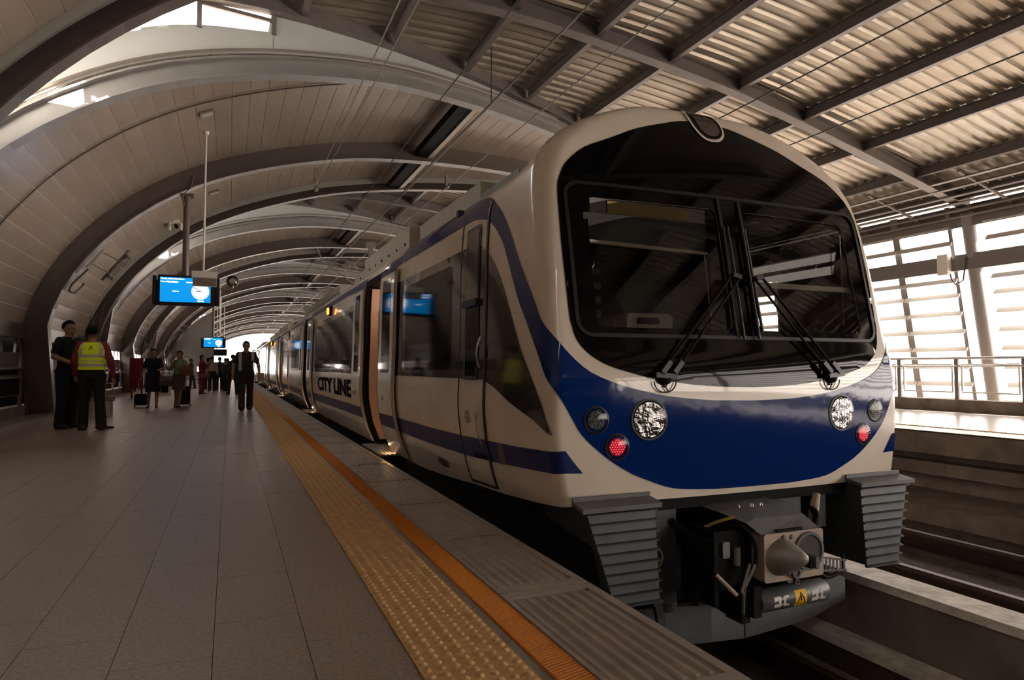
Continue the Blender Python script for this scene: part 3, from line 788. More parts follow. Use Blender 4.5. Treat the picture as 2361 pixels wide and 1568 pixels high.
# blue bib and flank sweep (u,z)
bib_up = [(-2.19, 2.245), (-2.06, 2.2), (-1.95, 2.12), (-1.85, 2.03), (-1.74, 1.87), (-1.61, 1.62), (-1.48, 1.42), (-1.40, 1.28), (-1.33, 1.18), (-1.25, 1.075), (-1.13, .975), (-.92, .895), (-.62, .832), (-.3, .803)]
bib_lo = [(-2.19, 2.065), (-2.10, 2.03), (-2.0, 1.96), (-1.92, 1.88), (-1.85, 1.78), (-1.71, 1.45), (-1.60, 1.28), (-1.52, 1.15), (-1.40, .95), (-1.31, .82), (-1.25, .72), (-1.19, .625), (-1.1, .54), (-1.0, .465), (-.88, .395), (-.77, .35), (-.66, .31), (-.54, .287), (-.3, .272)]
up = spline(bib_up, 3) + [(0, .797)]; lo = spline(bib_lo, 3) + [(0, .270)]
roofrun = [(uY(Y, 2.27), 2.278) for Y in (YE, 6.0, 5.2, 4.8)]; roofrun2 = [(uY(Y, 2.11), 2.11) for Y in (4.7, 5.2, 6.0, YE)]
half_up = roofrun + up; half_lo = lo[::-1] + roofrun2
full = half_up + [(-a, b) for a, b in half_up[:-1][::-1]]
full = half_up + [(-a, b) for a, b in half_up[:-1][::-1]] + [(-a, b) for a, b in half_lo[1:][::-1]] + half_lo
cdt_patch(full, S, .05, off=.004, fine=True).build('blue_bib', 'blue', T, smooth=True, angle=0)
# charcoal window band on the cab flank and lower stripe, both flanks
dk = [(uY(YE, 1.915), 1.915), (-3.0, 1.912), (-2.58, 1.91), (-2.42, 1.905), (-2.30, 1.88), (-2.2, 1.83), (-2.1, 1.76), (-2.02, 1.67), (-1.95, 1.57), (-1.88, 1.44), (-1.78, 1.24), (-1.69, 1.07), (-1.55, .90), (-1.43, .765), (-1.36, .625)]
dkl = [(-1.36, .625), (-1.46, .66), (-1.58, .70), (-1.75, .74), (-1.93, .785), (-2.07, .83), (-2.18, .865), (-2.3, .895), (-2.41, .912), (-2.6, .918), (uY(YE, .92), .92)]
dband = spline(dk[2:], 3); dband = dk[:2] + dband + spline(dkl, 3)[1:]
lowst = [(uY(YE, .47), .468), (-3.69, .47), (-2.94, .482), (-2.34, .498), (-1.82, .512), (-1.46, .53), (-1.29, .54), (-1.24, .475), (-1.185, .412), (-1.29, .416), (-1.52, .40), (-1.86, .38), (-2.26, .358), (-2.85, .332), (-3.78, .318), (uY(YE, .32), .316)]
for s in (1, -1):
    f = (lambda p: p) if s == 1 else mirror
    cdt_patch(f(dband), S, .06, [cabwin] if s == -1 else [], off=.004, fine=True).build('window_band', 'darkband', T, smooth=True, angle=0)
    cdt_patch(f(lowst), S, .06, off=.004, fine=True).build('blue_stripe', 'blue' if s == -1 else 'blue2', T, smooth=True, angle=0)
# roof edge panel joint line and cab door
def yz_patch(poly, off, step=.08): return cdt_patch(poly, side_out(off), step)
def yz_line(path, w, off): return strip_uz(densify(path, .08, False), w, off, False, lambda Y, z: side(Y, z))
def side_n(Y, z): return side(Y, z)
door_l, door_r = 4.93, 4.36
zd = [.17+.1*i for i in range(20)] + [2.2]
cd = MB()
def edge_line(Y, w, z0=.17, z1=2.2, off=.006):
    rings = []; n = 24
    for i in range(n+1):
        z = z0 + (z1-z0)*i/n; x = XC - HW(z, 9)
        rings.append([(x-.001+.004, Y-w/2, z), (x-off, Y-w/2, z), (x-off, Y+w/2, z), (x+.003, Y+w/2, z)])
    return MB().loft(rings, True, True)
edge_line(door_l, .012, .12, 2.26, .006).build('cab_door_joint', 'rubber', T)
edge_line(door_r, .03, .155, 2.18, .010).build('cab_door_seal', 'rubber', T)
n = 8; MB().loft([[(XC-HW(.13+(.05)*0, 9)-.005, door_r + (door_l-door_r)*i/n, .125+.02*(1-i/n)), (XC-HW(.15, 9)-.005, door_r + (door_l-door_r)*i/n, .145+.02*(1-i/n))] for i in range(n+1)], False).build('cab_door_sill', 'rubber', T)
dw = thing('x', '', '') if False else None
wy0, wy1 = 4.50, 4.80
o = yz_patch([(wy0, .91), (wy1, .91), (wy1, 2.045), (wy0, 2.045)], .010).build('cab_door_window_frame', 'rubber', T)
yz_patch([(wy0+.025, 1.50), (wy1-.02, 1.50), (wy1-.02, 2.02), (wy0+.025, 2.02)], .013).build('cab_door_pane', M['darkband'], o)
yz_patch([(wy0+.03, .94), (wy1-.03, .94), (wy1-.03, 1.45), (wy0+.03, 1.45)], .012).build('cab_door_lower_pane', 'mask', o)
MB().beam(side_out(.02)(wy0, 1.475), side_out(.02)(wy1, 1.475), .03, .05).build('pane_bar', 'rubber', o)
for z0, z1 in ((1.0, 1.22), (.46, .72)):
    MB().loft([[Vector(side_out(.02+.025*math.sin(math.pi*i/6))(4.43, z0+(z1-z0)*i/6)) + Vector((0, d, 0)) for d in (-.02, .02)] for i in range(7)], False).build('grab_handle', 'chrome', T)
MB().lathe(side_out(.0)(4.72, .64), (-1, 0, 0), [(0, .05), (.008, .05), (.008, .012), (.018, .012)], 16).build('door_lock', 'chrome', T)
# small fittings on the flank
o = yz_patch([(5.52, .14), (5.72, .14), (5.72, .215), (5.52, .215)], .008).build('data_plate', 'steel', T)
for a in (5.46, 5.75): yz_patch([(a, .15), (a+.03, .15), (a+.03, .21), (a, .21)], .008).build('green_plate', mat('green_plate', (.03, .10, .04), .4), T)
yz_patch([(4.06, .36), (4.16, .36), (4.16, .50), (4.06, .50)], .006).build('flank_hatch', 'steel', T)
MB().add([(1.80, 3.62, .2), (1.80, 3.86, .16), (1.86, 3.80, -.12), (1.84, 3.70, -.02)], [(0, 1, 2, 3)]).build('mud_flap', 'rust', T)
# roof side rail
yz_line([(5.0, 2.285), (YE, 2.285)], .012, .006).build('roof_joint', 'rubber', T)
# ---------------------------------------------------------------- lamps
def face_pt(u, z, off=0.):
    e = 1e-3; q = Vector(S(u, z)); n = (Vector(S(u+e, z))-Vector(S(u-e, z))).cross(Vector(S(u, z+e))-Vector(S(u, z-e))).normalized()
    return q + n*off, n
M['lamp_chrome'] = mat('lamp_reflector', (.34, .325, .31), .14, metal=1., bump=.5, bscale=22)
M['lamp_grid'] = mat('unlit_led_grid', (.10, .12, .10), .2, bump=.6, bscale=90)
M['lens'] = glass_mat('lamp_lens', (.9, .9, .9), .7, f0=.04)
def lamp(u, z, r, kind):
    p, n = face_pt(u, z); name = {'head': 'headlight', 'fog': 'fog_lamp', 'tail': 'tail_light'}[kind]
    ring = MB().lathe(p - n*.004, n, [(0, r), (.012, r), (.014, r*.93), (.010, r*.86), (.006, r*.82)], 36).build(name, 'rubber', T, smooth=True)
    if kind == 'head':
        MB().lathe(p + n*.004, n, [(.0, .01), (.002, r*.3), (.003, r*.6), (.0065, r*.84)], 32).build('reflector', 'lamp_chrome', ring, smooth=True)
        a = n.cross(Vector((0, 0, 1))).normalized()
        fl = MB()
        for i in range(-3, 4): fl.beam(p + n*.011 + a*(i*r*.2) - Vector((0, 0, math.sqrt(max(0, .64-(i*.2)**2))*r)), p + n*.011 + a*(i*r*.2) + Vector((0, 0, math.sqrt(max(0, .64-(i*.2)**2))*r)), .004, .003, n)
        fl.build('lens_ribs', 'lamp_chrome', ring)
        MB().lathe(p + n*.004, n, [(.004, r*.14), (.012, r*.12)], 16).build('bulb', 'chrome', ring, smooth=True)
        MB().lathe(p + n*.012, n, [(.0, r*.92), (.012, r*.7), (.018, r*.35), (.02, .002)], 32).build('lens', 'lens', ring, smooth=True)
    else:
        c = n.cross(Vector((0, 0, 1))).normalized(); r2 = r*.66
        pc = p + n*.008
        MB().lathe(pc - n*.002, n, [(0, r2), (.003, r2)], 28).build('lamp_field', 'red_dim' if kind == 'tail' else 'lamp_grid', ring)
        up_ = c.cross(n); g = MB(); st = r2*.30
        for i in range(-4, 5):
            for j in range(-4, 5):
                q = c*(i*st + (st/2 if j % 2 else 0)) + up_*(j*st*.87)
                if q.length < r2*.9: g.lathe(pc + q + n*.001, n, [(0, st*.30), (.004, st*.18)], 6)
        gg = g.build('led_array', 'red_led' if kind == 'tail' else 'steel', ring); gg['kind'] = 'stuff'
        MB().lathe(p + n*.012, n, [(.0, r*.88), (.006, r*.6), (.009, .002)], 28).build('lens', 'lens', ring, smooth=True)
for s in (-1, 1):
    lamp(s*.763, .700, .122, 'head'); lamp(s*1.103, .705, .079, 'fog'); lamp(s*.973, .550, .077, 'tail')
# roof lamp: teardrop
td = [(-.055, 2.775), (-.045, 2.70), (-.02, 2.62), (.03, 2.555), (.10, 2.535), (.18, 2.55), (.235, 2.60), (.25, 2.66), (.235, 2.72), (.20, 2.765)]
td = [(a*.95-.095, b) for a, b in td]
td = spline(td, 4)
rim = cdt_patch(td, S, .04, off=.012).build('marker_lamp_rim', 'cream', T, smooth=True, angle=0)
cx_, cz_ = sum(p[0] for p in td)/len(td), sum(p[1] for p in td)/len(td)
cdt_patch([(cx_+(a-cx_)*.86, cz_+.006+(b-cz_)*.87) for a, b in td], S, .04, off=.016).build('marker_lamp_surround', 'mask', rim, smooth=True, angle=0)
cdt_patch([(cx_+(a-cx_)*.66, cz_+.006+(b-cz_)*.66) for a, b in td], S, .04, off=.019).build('marker_lamp_glass', mat('lamp_dark_glass', (.045, .035, .03), .12, coat=1), rim, smooth=True, angle=0)
# ---------------------------------------------------------------- wipers
def wiper(s):
    b0, nb = face_pt(s*.70, .965, .04); b1, _ = face_pt(s*.62, .955, .04); t0, nt_ = face_pt(s*.12, 1.565, .075); t1, _ = face_pt(s*.06, 1.55, .075)
    m = MB().tube([b0, t0], .009, 8).build('wiper_arm', 'black', T)
    MB().tube([b1, t1], .008, 8).build('wiper_link', 'black', m)
    MB().beam(t0, t1, .03, .04, nt_).build('wiper_head', 'rubber', m)
    q0, _ = face_pt(s*.105, 1.22, .028); q1, _ = face_pt(s*.085, 1.90, .028)
    MB().tube([q0, q1], .010, 6).build('wiper_blade', 'rubber', m)
    c, n = face_pt(s*.66, .945, .02)
    MB().lathe(c - n*.02, n, [(0, .05), (.03, .045), (.045, .02)], 14).build('wiper_spindle', 'black', m)
    MB().beam(face_pt(s*.74, .955, .03)[0], face_pt(s*.60, .945, .03)[0], .03, .05, n).build('wiper_mount', 'rubber', m)
    for d0 in (0, 1):
        e0, _ = face_pt(s*(.70-.08*d0), .965, .05); MB().beam(e0, e0 + (t0 - b0).normalized()*.09, .03, .028, n).build('wiper_clamp', 'rubber', m)
    loop = [face_pt(s*(.66+.075*math.cos(a)), .94+.065*math.sin(a)-.02, .016)[0] for a in [math.pi + i*math.pi/10 for i in range(11)]]
    MB().tube(loop, .004, 6).build('washer_hose', 'rubber', m)
    MB().tube([loop[4], face_pt(s*.665, .895, .016)[0]], .004, 6).build('washer_hose_tail', 'rubber', m)
    MB().lathe(face_pt(s*.655, .895, .0)[0], face_pt(s*.655, .895)[1], [(0, .012), (.014, .01)], 8).build('hose_clip', 'rubber', m)
wiper(-1); wiper(1)
# ---------------------------------------------------------------- cab interior
ci = MB(); ci.box(XC-1.28, XC+1.28, 3.42, 5.4, .30, .36); ci.build('cab_floor', 'interior_dark', T)
MB().box(XC-1.29, XC+1.29, 5.2, 5.26, .3, 2.3).build('cab_rear_wall', 'interior_dark', T)
MB().box(XC-1.2, XC+1.2, 3.7, 5.2, 2.26, 2.3).build('cab_ceiling', 'interior_dark', T)
co = MB(); co.prism([(XC-1.16, 3.40, 1.0), (XC-1.16, 3.44, 1.22), (XC-1.16, 3.95, 1.27), (XC-1.16, 4.15, 1.05), (XC-1.16, 4.15, .4), (XC-1.16, 3.40, .4)], (2.32, 0, 0)); co = co.build('driver_desk', 'cabgrey', T)
MB().bevbox(XC-.62, XC-.26, 3.72, 3.9, 1.25, 1.36, .02).build('desk_instrument', 'cabwhite', co)
MB().bevbox(XC-.54, XC-.38, 3.70, 3.721, 1.29, 1.33, .008).build('instrument_window', 'interior_dark', co)
MB().tube([(XC-1.05, 3.55, 1.24), (XC-1.05, 3.55, 1.32), (XC-1.12, 3.55, 1.36)], .015, 6).build('desk_microphone', 'cabwhite', co)
db = MB().box(XC-1.02, XC-.16, 3.50, 3.56, 1.93, 2.03).build('destination_box', 'cabgrey', T)
amb = mat('unlit_dot_matrix', (.34, .22, .07), .6, bump=.3, bscale=160)
MB().box(XC-.90, XC-.28, 3.494, 3.5, 1.945, 2.018).build('destination_matrix', amb, db)
MB().tube([(XC-1.08, 3.46, 1.755), (XC-.18, 3.46, 1.735)], .013, 8).build('sunblind_bar', 'cabwhite', T)
MB().box(XC-1.08, XC-.18, 3.47, 3.475, 1.75, 1.93).build('sunblind', 'interior_dark', T)
MB().box(XC+.16, XC+1.06, 3.44, 3.47, 1.535, 1.57).build('sunblind_bar', 'cabwhite', T)
MB().box(XC+.16, XC+1.06, 3.5, 3.505, 1.57, 1.99).build('sunblind', glass_mat('blind_film', (.55, .6, .62)), T)
MB().tube([(XC-.2, 3.46, 1.73), (XC-.14, 3.47, 1.28)], .006, 6).build('blind_cord', 'cabwhite', T)
MB().tube([(XC+1.0, 3.46, 1.95), (XC+1.02, 3.46, 1.3)], .004, 6).build('blind_cord', 'cabwhite', T)
eq = MB().box(XC-.70, XC-.30, 5.05, 5.19, .9, 1.95).build('equipment_rack', 'interior_dark', T)
for i in range(5): MB().box(XC-.42, XC-.05, 5.02, 5.05, 1.32+i*.12, 1.38+i*.12).build('rack_module', 'cabgrey', eq)
MB().box(XC-.74, XC-.70, 5.0, 5.19, .9, 1.98).build('rack_post', 'cabgrey', eq)
MB().box(XC-.52, XC-.49, 5.0, 5.05, .9, 1.98).build('rack_post', 'cabgrey', eq)
cdt_patch(cabwin, S, .1, off=-.01).build('cab_side_pane', 'clear', T)
# ---------------------------------------------------------------- under the nose
def anticlimber(s):
    zt_, zb_ = .245, -.275
    def xo(z): return 1.243 + (z-zt_)*.30
    xi = .80
    yf = 3.15
    m = MB().add([(XC+s*xi, yf+.02, zt_), (XC+s*xo(zt_), yf+.02, zt_), (XC+s*xo(zb_), yf-.02, zb_), (XC+s*xi, yf-.02, zb_), (XC+s*xi, yf+.5, zt_), (XC+s*(xo(zt_)), yf+.6, zt_), (XC+s*xo(zb_), yf+.6, zb_), (XC+s*xi, yf+.5, zb_)],
          [(0,1,2,3),(4,7,6,5),(0,4,5,1),(1,5,6,2),(2,6,7,3),(3,7,4,0)]).build('anti_climber', 'grey', T)
    n = 10
    for i in range(n):
        z = zt_ - .03 - (zt_-zb_-.03)*i/(n-1)
        yr = yf + .02 - .04*(zt_-z)/(zt_-zb_)
        MB().prism([(XC+s*(xi-.008), yr+.01, z-.012), (XC+s*(xi-.008), yr-.020, z-.010), (XC+s*(xi-.008), yr-.020, z-.003), (XC+s*(xi-.008), yr+.01, z+.006)], (s*(xo(z)+.008-xi+.008), 0, 0)).build('anti_climber_rib', 'grey', m)
    MB().prism([(XC+s*.775, 3.135, .225), (XC+s*.775, 3.135, .25), (XC+s*.775, 3.25, .268), (XC+s*.775, 3.25, .29), (XC+s*.775, 3.262, .29), (XC+s*.775, 3.262, .25)], (s*.50, 0, 0)).build('top_plate', 'grey2', m)
    zw = -.7 if s < 0 else -.27
    MB().prism([(XC+s*(xo(.2)-.02), 3.2, .22), (XC+s*(xo(-.27)-.03), 3.3, zw), (XC+s*(xo(-.27)-.03), 4.6, zw), (XC+s*(xo(.2)-.02), 5.4, .02)], (-s*.05, 0, 0)).build('side_web', 'black', m)
anticlimber(-1); anticlimber(1)
MB().box(XC-.80, XC+.80, 3.28, 3.38, .17, .235).build('front_sill', 'black', T)
MB().box(XC-.72, XC-.56, 3.30, 3.40, -.38, .18).build('bracket_post', 'grey', T)
MB().box(XC-.785, XC-.725, 3.30, 3.34, -.36, .2).build('bracket_flange', 'grey', T)
MB().box(XC+.56, XC+.66, 3.32, 3.40, -.05, .2).build('bracket_post', 'grey', T)
MB().box(XC+.20, XC+.48, 3.36, 3.42, .0, .2).build('bracket_plate', 'grey', T)
MB().tube([(XC-.60, 3.40, -.36), (XC-.42, 3.55, -.56)], .065, 12).build('damper', 'steel', T)
MB().beam((XC-.68, 3.34, -.34), (XC-.63, 3.34, -.58), .03, .05).build('hanger_strap', 'grey', T)
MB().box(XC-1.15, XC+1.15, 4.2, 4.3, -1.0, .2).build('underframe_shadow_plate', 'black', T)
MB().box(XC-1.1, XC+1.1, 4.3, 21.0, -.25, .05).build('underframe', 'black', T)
# coupler
yk = 2.95
M['cone'] = mat('cone_steel', (.24, .215, .19), .45, metal=.4, var=.2)
cp = MB().bevbox(XC-.222, XC+.225, yk, yk+.10, -.212, .060, .012).build('coupler_face', 'rust', T)
MB().lathe((XC-.085, yk-.0, -.075), (.5, -1, .08), [(-.06, .116), (.0, .104), (.04, .090), (.08, .066), (.115, .038), (.135, .02), (.14, .006)], 28).build('coupler_cone', 'cone', cp, smooth=True)
MB().lathe((XC+.108, yk-.001, -.062), (0, -1, 0), [(0, .112), (.012, .110), (.012, .094), (.002, .090)], 32).build('coupler_cup', 'grey2', cp, smooth=True)
MB().lathe((XC+.108, yk-.002, -.062), (0, -1, 0), [(0, .09), (.004, .089)], 28).build('cup_hollow_shade', 'interior_dark', cp)  # flat dark disc painted as the shaded inside of the cup
MB().bevbox(XC+.028, XC+.052, yk-.13, yk-.02, -.125, -.055, .006).build('coupler_hook', 'grey2', cp)
MB().box(XC-.005, XC+.02, yk-.12, yk-.03, -.12, -.085).build('hook_slot', 'black', cp)
MB().lathe((XC+.0, yk-.001, -.172), (0, -1, 0), [(0, .034), (.02, .032), (.02, .02), (.012, .018)], 18).build('air_port', 'steel', cp)
MB().lathe((XC+.0, yk-.001, -.222), (0, -1, 0), [(0, .018), (.02, .016), (.02, .009), (.012, .008)], 14).build('air_port', 'steel', cp)
for dx, dz in ((-.08, .035), (-.02, .03), (-.045, -.175), (.045, -.168)): MB().lathe((XC+dx, yk-.001, dz), (0, -1, 0), [(0, .013), (.01, .011)], 8).build('bolt', 'steel', cp)
MB().add([(XC-.245, yk+.0, .062), (XC+.19, yk+.0, .066), (XC+.15, yk+.07, .13), (XC-.22, yk+.07, .14), (XC+.10, yk+.16, .185), (XC-.20, yk+.16, .19), (XC-.40, yk+.16, .17), (XC-.30, yk+.05, .12), (XC+.10, yk+.6, .19), (XC-.40, yk+.6, .18)], [(0,1,2,3),(3,2,4,5),(7,3,5,6),(0,3,7),(5,4,8,9),(6,5,9)]).build('coupler_hood', 'grey2', cp)
MB().box(XC-.13, XC+.06, yk-.004, yk+.02, .062, .078).build('hood_slot', 'black', cp)
MB().box(XC-.20, XC+.18, yk+.10, 4.2, -.18, .06).build('coupler_shank', 'black', cp)
for dx in (-.27, -.17, -.10): MB().lathe((XC+dx, yk+.15, .186), (0, 0, 1), [(0, .011), (.016, .009)], 8).build('hood_bolt', 'chrome', cp)
# electric coupler drum with print
yk = 2.99; dz_ = -.318; dr = .064
dm = MB().lathe((XC-.252, yk, dz_), (1, 0, .012), [(0, dr*.9), (.01, dr), (.498, dr), (.508, dr*.9)], 28).build('electric_coupler_cover', mat('cover_grey', (.07, .077, .082), .4), T, smooth=True)
MB().box(XC-.31, XC-.255, yk-.05, yk+.08, dz_-.07, dz_+.10).build('cover_bracket', 'black', dm)
def drum(x, h, off=.0015):  # x across, h along the arc
    a = h/dr; return (XC+x, yk-(dr+off)*math.cos(a), dz_+x*.012+.003+(dr+off)*math.sin(a))
yl = cdt_patch([(-.018, -.047), (.068, -.047), (.068, .047), (-.018, .047)], lambda u, v: drum(u, v, .001), .012).build('warning_label', mat('label_yellow', (.75, .42, .0), .5), dm)
tri = [(.025-.038, -.036), (.025+.038, -.036), (.025, .036)]; tri2 = [(.025-.027, -.030), (.025+.027, -.030), (.025, .022)]
cdt_patch(tri, lambda u, v: drum(u, v, .0016), .008, [tri2]).build('warning_triangle', 'black', yl)
bolt = [(.021, .014), (.029, .012), (.024, -.002), (.031, -.002), (.022, -.027), (.023, -.010), (.017, -.009)]
cdt_patch(bolt, lambda u, v: drum(u, v, .0016), .006).build('warning_bolt', 'black', yl)
def dc(x0):
    m = MB(); k_ = 1.25
    for poly in ([(0, .03), (.036, .03), (.046, .020), (.046, .012), (.038, .005), (.038, -.005), (.046, -.012), (.046, -.020), (.036, -.03), (0, -.03), (0, -.008), (.024, -.008), (.024, .008), (.010, .008), (.010, .004), (.0, .004)],
                 [(.088, .03), (.062, .03), (.050, .020), (.050, .010), (.056, .004), (.056, -.004), (.050, -.010), (.050, -.020), (.062, -.03), (.088, -.03), (.088, -.018), (.070, -.014), (.066, 0), (.070, .014), (.088, .018)]):
        p = cdt_patch([(x0+a*k_, b) for a, b in poly], lambda u, v: drum(u, v, .0014), .012); m.add(p.v, p.f)
    m.build('maker_mark', mat('mark_white', (.55, .53, .5), .5), dm)['kind'] = 'stuff'
dc(-.175); dc(.105)
# hoses and boxes round the coupler
for i, (pts, r, mm_) in enumerate([([(XC-.46, 3.2, .06), (XC-.42, 3.1, .12), (XC-.34, 3.05, .15)], .009, mat('hose_yellow', (.35, .25, .05), .5)), ([(XC-.42, 3.15, .08), (XC-.32, 3.02, .10), (XC-.26, 2.98, .0), (XC-.27, 2.97, -.12)], .012, 'black'), ([(XC-.30, 2.98, -.10), (XC-.36, 2.96, -.22), (XC-.37, 2.96, -.36)], .010, 'steel'), ([(XC-.52, 3.0, -.14), (XC-.42, 2.95, -.25)], .012, 'rust'), ([(XC-.33, 2.96, -.12), (XC-.38, 2.96, -.25), (XC-.28, 2.96, -.10)], .009, 'steel'), ([(XC+.40, 3.2, .12), (XC+.34, 3.1, .08), (XC+.28, 3.1, .0)], .022, 'black'), ([(XC-.6, 3.3, .1), (XC-.5, 3.15, -.05), (XC-.55, 3.15, -.35)], .02, 'black'), ([(XC+.28, 3.1, -.18), (XC+.40, 3.1, -.29), (XC+.56, 3.12, -.27), (XC+.60, 3.14, -.18)], .012, 'black'), ([(XC-.74, 3.28, .0), (XC-.70, 3.24, -.08), (XC-.75, 3.24, -.16)], .006, mat('hose_tan', (.22, .15, .05), .5))]):
    MB().tube(spline(pts, 5), r, 7).build('brake_hose', mm_, T)
MB().box(XC-.50, XC-.28, 3.04, 3.3, -.26, .08).build('junction_box', 'black', T)
MB().box(XC-.53, XC-.50, 3.0, 3.3, -.32, .04).build('junction_plate', 'black', T)
MB().lathe((XC-.36, 3.02, -.11), (0, 0, 1), [(0, .022), (.1, .022)], 10).build('valve_body', 'steel', T)
MB().bevbox(XC-.47, XC-.42, 3.0, 3.04, -.06, .03, .008).build('valve_cap', 'steel', T)
MB().box(XC-.37, XC-.31, 2.97, 3.1, -.42, -.26).build('hook_plate', 'black', T)
MB().lathe((XC+.41, 3.18, .13), (.5, .2, 1), [(-.10, .02), (-.06, .028), (.0, .03), (.03, .026), (.08, .022)], 12).build('hose_coupling', 'rust', T)
gr = MB()
for i in range(7): gr.beam((XC+.36+i*.03, 3.08, -.165-.006*i), (XC+.36+i*.03, 3.08, -.235-.003*i), .004, .014)
gr.beam((XC+.35, 3.08, -.16), (XC+.56, 3.08, -.20), .006, .012); gr.beam((XC+.35, 3.08, -.24), (XC+.56, 3.08, -.26), .006, .012); gr.build('step_grating', 'steel', T)
# plough beam
yp = 3.36
sp = MB().add([(XC-.98, yp+.14, -.44), (XC-.26, yp, -.455), (XC-.10, yp, -.56), (XC+.0, yp, -.56), (XC+.89, yp+.02, -.43), (XC+.89, yp+.02, -.575), (XC+.56, yp+.01, -.66), (XC+.0, yp, -.695), (XC-.26, yp+.0, -.68), (XC-.98, yp+.14, -.68)] + [(XC-.98, yp+.2, -.44), (XC-.26, yp+.06, -.455), (XC-.10, yp+.06, -.56), (XC+.0, yp+.06, -.56), (XC+.89, yp+.08, -.43), (XC+.89, yp+.08, -.575), (XC+.56, yp+.07, -.66), (XC+.0, yp+.06, -.695), (XC-.26, yp+.06, -.68), (XC-.98, yp+.2, -.68)],
     [(0,1,8,9),(1,2,3,7,8),(3,4,5,6,7),(10,19,18,11),(11,18,17,13,12),(13,17,16,15,14)] + [(i, (i+1) % 10, 10+(i+1) % 10, 10+i) for i in range(10)]).build('track_guard', 'grey2', T)
MB().box(XC-.003, XC+.003, yp-.004, yp, -.69, -.56).build('guard_joint', 'grey', sp)
MB().beam((XC-.5, 3.5, -.5), (XC-.55, 3.9, -.2), .05, .06).build('guard_bracket', 'grey', sp)
MB().beam((XC+.5, 3.45, -.5), (XC+.5, 3.9, -.2), .05, .06).build('guard_bracket', 'grey', sp)
MB().add([(XC+.30, 3.30, -.25), (XC+.42, 3.30, -.44), (XC+.30, 3.30, -.46)], [(0, 1, 2)]).build('gusset_plate', 'grey2', sp)
# bogie shapes in the dark
for by in (5.6, 8.2):
    for s in (-.717, .717):
        MB().lathe((XC+s-.06, by, -.58), (1, 0, 0), [(0, .42), (.12, .42)], 28).build('wheel', 'steel', T)
# ---------------------------------------------------------------- side walls, doors, roof of any car
def wall_sec(Y, s=-1, z0=0., z1=2.40):
    return None
zrow = [.0, .1, .19, .26, .33, .42, .51, .63, .75, .9, 1.08, 1.26, 1.5, 1.75, 1.9, 2.05, 2.13, 2.2, 2.25, 2.28, 2.31, 2.34, 2.36, 2.38, 2.39, 2.40, 2.41]
def shell(parent, ya, yb, openings, name='body_shell'):
    """flanks with door openings (z .06-2.12) and rounded roof"""
    b = MB(); cuts = sorted([ya, yb] + [y for o in openings for y in o])
    for y0_, y1_ in zip(cuts, cuts[1:]):
        op = any(abs(o[0]-y0_) < 1e-6 for o in openings)
        for s in (-1, 1):
            zr = zrow
            if op and s == -1: zr = [2.10] + [z for z in zrow if z > 2.12]
            b.loft([[(XC+s*hwz(z), y0_, z), (XC+s*hwz(z), y1_, z)] for z in zr], False)
    b.loft([[(XC+x, ya, 2.41+.02*(1-abs(x)/.8)), (XC+x, yb, 2.41+.02*(1-abs(x)/.8))] for x in (-.62, -.3, 0, .3, .62)], False)
    return b.build(name, 'cream', parent, smooth=True, angle=0)
def band(parent, ya, yb, za, zb, m, name, off=.003): 
    n = max(1, int((zb-za)/.08)); f = side_out(off)
    return MB().loft([[f(ya, za+(zb-za)*i/n), f(yb, za+(zb-za)*i/n)] for i in range(n+1)], False).build(name, m, parent, smooth=True, angle=0)
def door_leaf(parent, ya, yb, off):
    f = side_out(off); fi = side_out(off-.035); zl = [.02+.08*i for i in range(27)]
    b = MB(); b.loft([[f(ya, z), f(yb, z), fi(yb, z), fi(ya, z)] for z in zl], True, True)
    d = b.build('sliding_door', 'cream', parent, smooth=True, angle=30)
    band2 = lambda a, b2, z0, z1, m, nm, o: MB().loft([[side_out(o)(a, z0+(z1-z0)*i/14), side_out(o)(b2, z0+(z1-z0)*i/14)] for i in range(15)], False).build(nm, m, d, smooth=True, angle=0)
    band2(ya+.16, yb-.16, .95, 1.99, 'mask', 'door_window', off+.003)
    band2(ya, yb, .33, .47, 'blue2', 'door_stripe', off+.002)
    band2(ya, yb, 2.0+.05, 2.11, 'blue2', 'door_top_stripe', off+.002)
    band2(ya-.012, ya+.004, .02, 2.1, 'rubber', 'door_seal', off+.004); band2(yb-.004, yb+.012, .02, 2.1, 'rubber', 'door_seal', off+.004)
    MB().lathe(side_out(off)((ya+yb)/2+.05, .66), (-1, 0, 0), [(0, .03), (.006, .03), (.006, .01), (.012, .01)], 12).build('door_lock', 'chrome', d)
    return d
